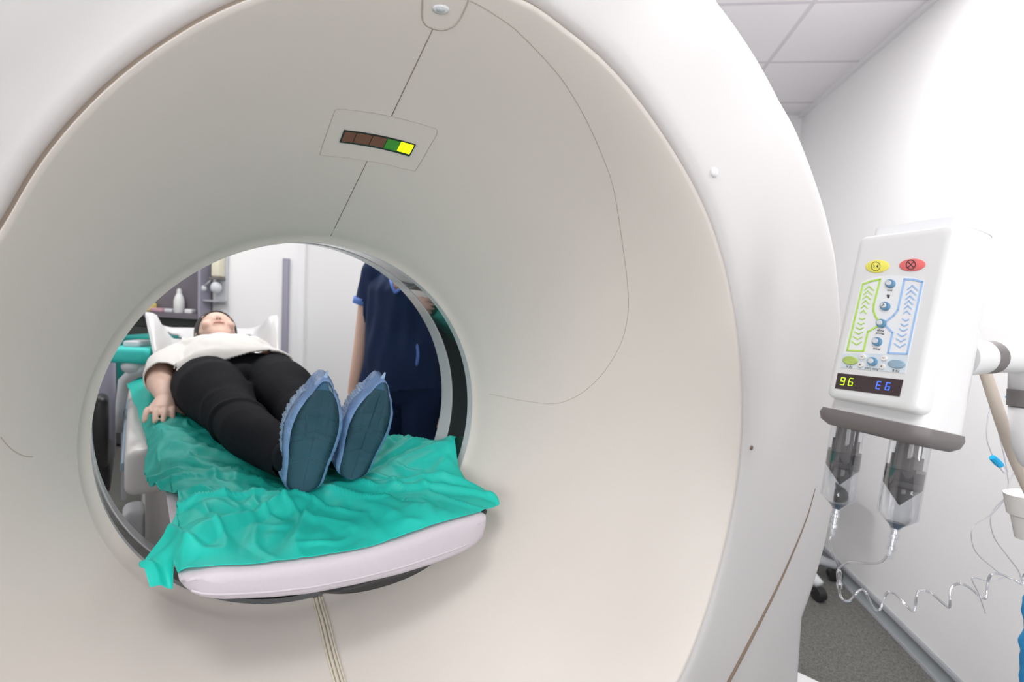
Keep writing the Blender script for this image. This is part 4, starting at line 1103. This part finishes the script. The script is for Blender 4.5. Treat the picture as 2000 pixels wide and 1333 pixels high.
e2, d2 = make_syringe((1776, 872), (1752, 1008), (1744, 1030), .0232, 'right syringe of two under the injector head, clear barrel with dark plunger', .52)
# tubing: Y-piece and coiled line
def tube_px(pts, D0, D1, n=6, wob=0.):
    m_ = len(pts) - 1; P = [at_depth(x, y, D0 + (D1 - D0) * i / m_ + wob * math.sin(i * 2.1)) for i, (x, y) in enumerate(pts)]
    return [Vector(p) for p in cat_spline(P, n)]
def c7(x, y): return (1520 + x / 4.444, 1033 + y / 4.444)
def dep(p): return float((np.array(p[:]) - EYE) @ MC[1])
D1_, D2_ = dep(e1), dep(e2)
YP = at_depth(*c7(525, 345), D1_ + .005)
lin = root('coiled_tubing', 'clear coiled tubing with a Y-piece joining the two syringes', 'tubing', ID, tuple(YP))
P = [Vector(p) for p in cat_spline([e1, at_depth(*c7(445, 100), D1_), at_depth(*c7(465, 200), D1_), at_depth(*c7(500, 280), D1_), YP], 8)]
MB().tube(P, .0016, 8).put('branch_tube', M['tube'], lin, smooth=True)
P = [Vector(p) for p in cat_spline([e2, at_depth(*c7(945, 235), D2_), at_depth(*c7(900, 285), D2_ + .01), at_depth(*c7(820, 304), D1_ + (D2_ - D1_) * .7), at_depth(*c7(720, 297), D1_ + (D2_ - D1_) * .5), at_depth(*c7(610, 292), D1_ + (D2_ - D1_) * .2), YP], 8)]
MB().tube(P, .0016, 8).put('branch_tube', M['tube'], lin, smooth=True)
P = [Vector(at_depth(*c7(x, y), D1_ + .005)) for x, y in ((525, 340), (512, 380), (515, 440), (525, 470), (532, 520))]
Q = [Vector(at_depth(*c7(x, y), D1_ + .005)) for x, y in ((525, 340), (540, 380), (540, 440), (530, 470), (530, 520))]
mb = MB().tube(P, .0017, 8).tube(Q, .0017, 8).tube([Vector(at_depth(*c7(x, y), D1_ + .005)) for x, y in ((527, 455), (530, 480), (532, 525))], [.003, .0042, .0035], 10); mb.put('y_connector', M['tube'], lin, smooth=True)
coil = [(530, 520), (535, 570), (555, 610), (590, 632), (630, 620), (665, 575), (700, 540), (735, 532), (765, 565), (800, 640), (835, 695), (875, 710), (900, 665), (925, 590), (955, 552), (1000, 560), (1060, 610), (1120, 680), (1175, 718), (1192, 665), (1200, 590), (1225, 540), (1270, 538), (1340, 570), (1420, 640), (1482, 685), (1492, 620), (1495, 540), (1525, 492), (1590, 480), (1670, 520), (1750, 590), (1802, 604), (1812, 540), (1820, 460), (1850, 400), (1920, 395), (2010, 430), (2090, 470), (2125, 480), (2130, 420), (2160, 380), (2200, 385)]
MB().tube(tube_px([c7(*p) for p in coil], D1_ + .005, D1_ + .06, 5, .008), .0019, 8).put('coiled_tube', M['tube'], lin, smooth=True)
# hanging infusion lines on the right
def c8(x, y): return (1800 + x / 2.105, 700 + y / 2.105)
DH = 1.0
hl = root('infusion_line', 'thin clear infusion line hanging at the right edge with a blue clamp', 'infusion line', ID, tuple(at_depth(*c8(300, 400), DH)))
for pts in ([(300, 130), (272, 250), (268, 330), (290, 400)], [(310, 280), (345, 430), (358, 530), (350, 570), (290, 640), (215, 690), (205, 740), (225, 800), (290, 860), (345, 900), (400, 915), (440, 905)], [(350, 570), (300, 620), (283, 670), (300, 740), (350, 810), (395, 870), (410, 910)], [(350, 900), (280, 915), (215, 903), (208, 915), (235, 970), (262, 1050)], [(400, 440), (360, 510), (350, 570)]):
    MB().tube(tube_px([c8(*p) for p in pts], DH, DH, 6), .0010, 6).put('thin_tube', M['tube'], hl, smooth=True)
p0, p1 = [Vector(at_depth(*c8(x, y), DH)) for x, y in ((290, 408), (326, 442))]
MB().tube([p0, p0.lerp(p1, .5), p1], [.006, .007, .006], 8).put('blue_clamp', M['cyan'], hl)
MB().tube([p1, Vector(at_depth(*c8(345, 468), DH))], [.0055, .0045], 8).put('clamp_tip', M['tube'], hl)
p0, p1 = [Vector(at_depth(x, y, DH)) for x, y in ((1966, 777), (1990, 765))]
MB().tube([p0, p1], [.003, .0045], 8).put('blue_tap', M['cyan'], hl)
# stand arm
arm = root('injector_stand', 'white tubular jointed stand at the right edge carrying the injector', 'stand', ID, tuple(at_depth(2010, 1330, .98) * np.array([1, 1, 0])))
JA = at_depth(1872, 698, .715); JB = at_depth(1916, 698, .725); JC = at_depth(1936, 698, .73); JD = at_depth(2035, 698, .75)
JA, JB, JC, JD = [Vector(v) for v in (JA, JB, JC, JD)]
MB().tube([JA, JB], [.0275, .024], 28).put('pivot_boss', M['white'], arm, smooth=False)
MB().tube([JB, JC], .0235, 28).put('dark_collar', M['darkgrey'], arm, smooth=False)
MB().tube([JC, JD], .0225, 28).put('arm_tube', M['white'], arm, smooth=False)
VX, VD = 2022, .75
pv = [Vector(at_depth(VX, 690, VD)), Vector(at_depth(VX - 2, 763, VD)), Vector(at_depth(VX - 3, 795, VD)), Vector(at_depth(VX - 8, 960, VD))]
mb = MB().ell(tuple(pv[0]), (.029, .029, .029), 24, 16).tube([pv[0], pv[1]], .0285, 28); mb.put('elbow', M['white'], arm, smooth=True)
MB().tube([pv[1], pv[2]], .0295, 28).put('dark_collar', M['darkgrey'], arm, smooth=False)
low = pv[2].copy(); low.z = .93
q3 = Vector(at_depth(VX + 4, 925, VD)); MB().tube([pv[2], pv[2].lerp(q3, .6), pv[2].lerp(q3, .85), q3], [.0275, .0265, .020, .008], 28).put('upright_tube', M['white'], arm, smooth=True)
MB().tube([pv[2].lerp(q3, .45), pv[2].lerp(q3, .5) + Vector((.10, -.01, -.01)), Vector((pv[2].x + .24, pv[2].y - .02, .95))], .022, 20).put('lower_arm', M['greyarm'], arm, smooth=True)
sx_, sy_ = pv[2].x + .24, pv[2].y - .02
MB().tube([Vector((sx_, sy_, .94)), Vector((sx_, sy_, .06))], .018, 20).put('stand_column', M['white'], arm, smooth=False)
mb = MB()
for k in range(5):
    a = 2 * math.pi * k / 5 + .3; mb.tube([Vector((sx_, sy_, .09)), Vector((sx_ + .15 * math.cos(a), sy_ + .15 * math.sin(a), .055))], [.02, .013], 10)
mb.put('stand_base', M['white'], arm)
for k in range(5):
    a = 2 * math.pi * k / 5 + .3; MB().lathe([(-.009, .02), (-.009, .026), (.009, .026), (.009, .02)], (sx_ + .155 * math.cos(a), sy_ + .155 * math.sin(a), .0265), (-math.sin(a), math.cos(a), 0), 20).put('caster', M['black'], arm)
hose = tube_px([(1922, 720), (1940, 775), (1962, 840), (1985, 900), (2020, 975)], .86, .86, 6)
tag(MB().tube(hose, [.0085 + .0015 * i / len(hose) for i in range(len(hose))], 14).put('beige_hose', M['beige'], smooth=True), 'beige hose slanting down behind the stand arm at the right edge', 'hose')
# white drip cup and blue glove at the right border
cp = Vector(at_depth(2006, 965, .97)); cb = Vector(at_depth(2012, 1052, .97))
MB().tube([cp, cp.lerp(cb, .45), cp.lerp(cb, .5), cb], [.034, .031, .026, .022], 28).put('drip_cup', M['warmwhite'], hl, smooth=False)
g0 = at_depth(2028, 1215, .95); g1 = at_depth(2032, 1330, .95)
mb = MB().chain((tuple(at_depth(2012, 1172, .95)), .010), (tuple(at_depth(2012, 1195, .95)), .012), (tuple(at_depth(2022, 1225, .95)), .014)); mb.chain((tuple(g0), .018), (tuple(at_depth(2028, 1265, .95)), .026), (tuple(g1), .028), (tuple(at_depth(2036, 1420, .95)), .032))
gl = put('glove', fuse(mb, .003, 3, warp=lambda c, n: c + n * noise.noise(c * 60) * .003), M['glove'])
tag(gl, 'blue rubber glove hanging at the lower right corner', 'glove')

# ================================================================== far side furniture, seen through the bore
YW = 3.6
def fw(px, py, y): return on_plane(px, py, (0, 1, 0), y)
# open cupboard
xr = fw(391, 600, 3.47)[0]; zs = fw(340, 612, 3.47)[2]; xl = xr - 1.1
cb_ = root('cupboard', 'dark grey open shelf cupboard against the far wall, left of the head', 'cupboard', ID, ((xl + xr) / 2, 3.53, 0))
MB().box((xl, 3.58, 0), (xr, 3.6, 2.1)).put('back_board', M['cupboard'], cb_)
MB().box((xr - .02, 3.47, 0), (xr, 3.58, 2.1)).put('side_board', M['purple_grey'], cb_)
MB().box((xl, 3.47, 0), (xl + .02, 3.58, 2.1)).put('side_board', M['cupboard'], cb_)
MB().box((xl + .02, 3.46, zs - .035), (xr - .02, 3.58, zs)).put('shelf', M['cupboard'], cb_)
MB().box((xl + .02, 3.47, 1.75), (xr - .02, 3.58, 1.78)).put('shelf', M['cupboard'], cb_)
MB().box((xl + .02, 3.47, .03), (xr - .02, 3.49, zs - .12)).put('cupboard_door', M['cupboard_dark'], cb_)
MB().box((xl + .02, 3.52, zs - .12), (xr - .02, 3.58, zs - .035)).put('recess', M['cupboard_dark'], cb_)
p = fw(350, 610, 3.53)
t = root('bottle', 'white plastic bottle standing on the dark cupboard shelf', 'bottle', ID, (p[0], 3.53, zs))
MB().lathe([(0, .034), (.004, .037), (.09, .037), (.12, .03), (.15, .016)], (p[0], 3.53, zs), (0, 0, 1), 28).put('bottle_body', M['white'], t, smooth=True)
MB().lathe([(.148, .018), (.165, .017), (.185, .012), (.187, 0)], (p[0], 3.53, zs), (0, 0, 1), 20).put('bottle_cap', M['white'], t, smooth=False)
def small(name, px, y, size, m, label, cat):
    p = fw(px, 600, y); MBx = MB().box((p[0] - size[0] / 2, y - size[1] / 2, zs), (p[0] + size[0] / 2, y + size[1] / 2, zs + size[2]), min(size) * .25)
    tag(MBx.put(name, m), label, cat)
small('box', 372, 3.53, (.06, .06, .035), M['white'], 'small white box on the shelf right of the bottle', 'box')
small('box', 333, 3.54, (.07, .05, .03), M['keycap'], 'low pale box on the shelf behind the bottle at its left', 'box')
small('box', 311, 3.53, (.10, .07, .03), M['pink'], 'flat pinkish box lying on the shelf left of the bottle', 'box')
small('plastic_bag', 290, 3.53, (.09, .08, .07), M['yellowbag'], 'yellow plastic bag at the left end of the shelf', 'bag')
# soap dispenser on the wall
p = fw(429, 530, 3.56)
t = root('soap_dispenser', 'cream wall soap dispenser with lever and drip tray right of the cupboard', 'dispenser', ID, (p[0], 3.6, p[2] - .25))
X, Z = p[0], p[2]
MB().box((X - .035, 3.51, Z - .045), (X + .035, 3.58, Z + .20), .012).put('dispenser_bottle', M['cream'], t)
MB().box((X - .045, 3.575, Z - .25), (X + .045, 3.6, Z + .22), .004).put('wall_plate', M['greyarm'], t)
MB().box((X - .045, 3.50, Z - .065), (X + .04, 3.58, Z - .048), .003).put('holder_rim', M['darkgrey'], t)
MB().tube([(X - .03, 3.52, Z - .06), (X - .055, 3.50, Z - .10), (X - .080, 3.49, Z - .125)], .006, 10).put('lever', M['midgrey'], t, smooth=True)
MB().ell((X - .005, 3.53, Z - .125), (.04, .035, .045)).put('pump_head', M['keycap'], t, smooth=True)
MB().ell((X - .082, 3.50, Z - .135), (.02, .02, .025)).put('lever_knob', M['greyarm'], t, smooth=True)
MB().box((X - .085, 3.49, Z - .235), (X + .045, 3.59, Z - .22), .004).put('drip_tray', M['midgrey'], t)
# blood-taking chair with a teal covered armrest
def dp(px, py, D_): return Vector(at_depth(px, py, D_))
DC = 2.15
q = dp(215, 880, DC)
ch = root('treatment_chair', 'grey treatment chair with teal covered armrest, left of the table', 'chair', ID, (q.x - .05, q.y, 0))
a, b = dp(222, 690, DC), dp(296, 690, DC)
def seg_box(p, q_, w, h, n_=ID):
    pass
dirv = (b - a).normalized(); nrm = Vector((-dirv.y, dirv.x, 0))
def obox(name, a, b, z0, z1, d0, d1, m, par, bev=.012):
    mb = MB(); L = (Vector((b.x, b.y, 0)) - Vector((a.x, a.y, 0))).length
    mx_ = Matrix.Translation((a.x, a.y, 0)) @ Matrix.Rotation(math.atan2(b.y - a.y, b.x - a.x), 4, 'Z')
    mb.box((0, d0, z0), (L, d1, z1), bev, 3, mx_); return mb.put(name, m, par)
za = dp(250, 692, DC).z
obox('armrest_cover', dp(214, 690, DC), dp(300, 690, DC), za - .035, za + .030, -.05, .12, M['tealbright'], ch, .02)
obox('armrest_pad', dp(238, 676, DC), dp(268, 676, DC), za + .025, za + .055, .0, .10, M['keycap'], ch, .01)
MB().tube([dp(296, 708, DC), dp(283, 722, DC), dp(262, 728, DC), dp(243, 745, DC), dp(236, 790, DC), dp(233, 845, DC)], [.02, .026, .026, .022, .018, .014], 14).put('arm_support', M['greyarm'], ch, smooth=True)
mb = MB().ell(tuple(dp(262, 716, DC)), (.05, .04, .035)); mb.put('arm_joint', M['greyarm'], ch, smooth=True)
MB().box((-1.0, 1.93, -.52), (-.365, 2.03, -.02), .03, 4).put('backrest', M['purple_grey'], ch, GF)
MB().box((-.95, 1.50, -.56), (-.372, 1.95, -.40), .04, 4).put('seat_cushion', M['black'], ch, GF)
MB().box((-.44, 1.42, -.42), (-.375, 1.55, -.14), .025, 4).put('side_bolster', M['black'], ch, GF)
c0 = Vector(g2w((-.66, 1.62, -1))); c0.y -= 0
MB().tube([Vector((c0.x, c0.y + .2, .44)), Vector((c0.x, c0.y + .2, .08))], .03, 16).put('chair_column', M['midgrey'], ch)
mb = MB()
for k in range(5):
    a_ = 2 * math.pi * k / 5 + .2; mb.tube([Vector((c0.x, c0.y + .2, .09)), Vector((c0.x + .26 * math.cos(a_), c0.y + .2 + .26 * math.sin(a_), .065))], [.024, .015], 10)
mb.put('chair_base', M['black'], ch)
for k in range(5):
    a_ = 2 * math.pi * k / 5 + .2; MB().lathe([(-.012, .02), (-.012, .028), (.012, .028), (.012, .02)], (c0.x + .262 * math.cos(a_), c0.y + .2 + .262 * math.sin(a_), .029), (-math.sin(a_), math.cos(a_), 0), 18).put('caster', M['black'], ch)
# dark teal upright behind
obox_l = root('draped_trolley', 'trolley under a dark teal cloth in front of the cupboard', 'trolley', ID, (dp(270, 700, 2.9).x, dp(270, 700, 2.9).y, 0))
obox('trolley_cloth', dp(225, 668, 2.9), dp(292, 668, 2.9), .55, dp(270, 658, 2.9).z, 0, .3, M['tealdark'], obox_l, .015)
a_, b_ = dp(225, 668, 2.9), dp(292, 668, 2.9)
for f1, f2 in ((.08, .04), (.92, .04), (.08, .26), (.92, .26)):
    v = a_.lerp(b_, f1); n_ = Vector((-(b_ - a_).y, (b_ - a_).x, 0)).normalized() * f2
    MB().tube([Vector((v.x, v.y, .56)) + n_, Vector((v.x, v.y, .0)) + n_], .012, 10).put('leg', M['midgrey'], obox_l)
# office chair behind the scanner on the right
E1 = Vector(on_plane(1628, 1134, (0, 0, 1), 0)); E2 = Vector(on_plane(1598, 1174, (0, 0, 1), 0))
E1.z = E2.z = 0; dE = (E2 - E1).length; RC = dE / 2 / math.sin(math.radians(36))
md = (E1 + E2) / 2; pn = Vector((-(E2 - E1).y, (E2 - E1).x, 0)).normalized(); pn = pn if pn.x < 0 else -pn
oc = md + pn * RC * math.cos(math.radians(36))
off = root('office_chair', 'swivel chair with light star base and black casters, mostly behind the scanner', 'chair', ID, tuple(oc))
ra = math.atan2(E1.y - oc.y, E1.x - oc.x); sg = 1 if abs(((math.atan2(E2.y - oc.y, E2.x - oc.x) - ra + math.pi) % (2 * math.pi)) - math.pi - 2 * math.pi / 5) < .1 else -1
ends = [Vector((oc.x + RC * math.cos(ra + sg * k * 2 * math.pi / 5), oc.y + RC * math.sin(ra + sg * k * 2 * math.pi / 5), 0)) for k in range(5)]
for e_ in ends:
    MB().tube([oc + Vector((0, 0, .115)), oc.lerp(e_, .5) + Vector((0, 0, .105)), e_ + Vector((0, 0, .075))], [.030, .027, .020], 12, flat=.8).put('leg', M['greyarm'], off, smooth=True)
    d_ = (e_ - oc).normalized(); MB().lathe([(-.02, .018), (-.018, .030), (.018, .030), (.02, .018)], e_ + Vector((0, 0, .031)), (-d_.y, d_.x, 0), 20).put('caster', M['black'], off)
MB().tube([oc + Vector((0, 0, .10)), oc + Vector((0, 0, .44))], .026, 16).put('column', M['darkgrey'], off)
MB().box((oc.x - .17, oc.y - .2, .44), (oc.x + .17, oc.y + .2, .51), .03, 3).put('seat', M['black'], off)
MB().box((oc.x - .17, oc.y + .16, .56), (oc.x + .17, oc.y + .2, .95), .018, 3).put('backrest', M['black'], off)
MB().box((oc.x - .02, oc.y + .195, .46), (oc.x + .02, oc.y + .215, .60), .004).put('back_stem', M['darkgrey'], off)
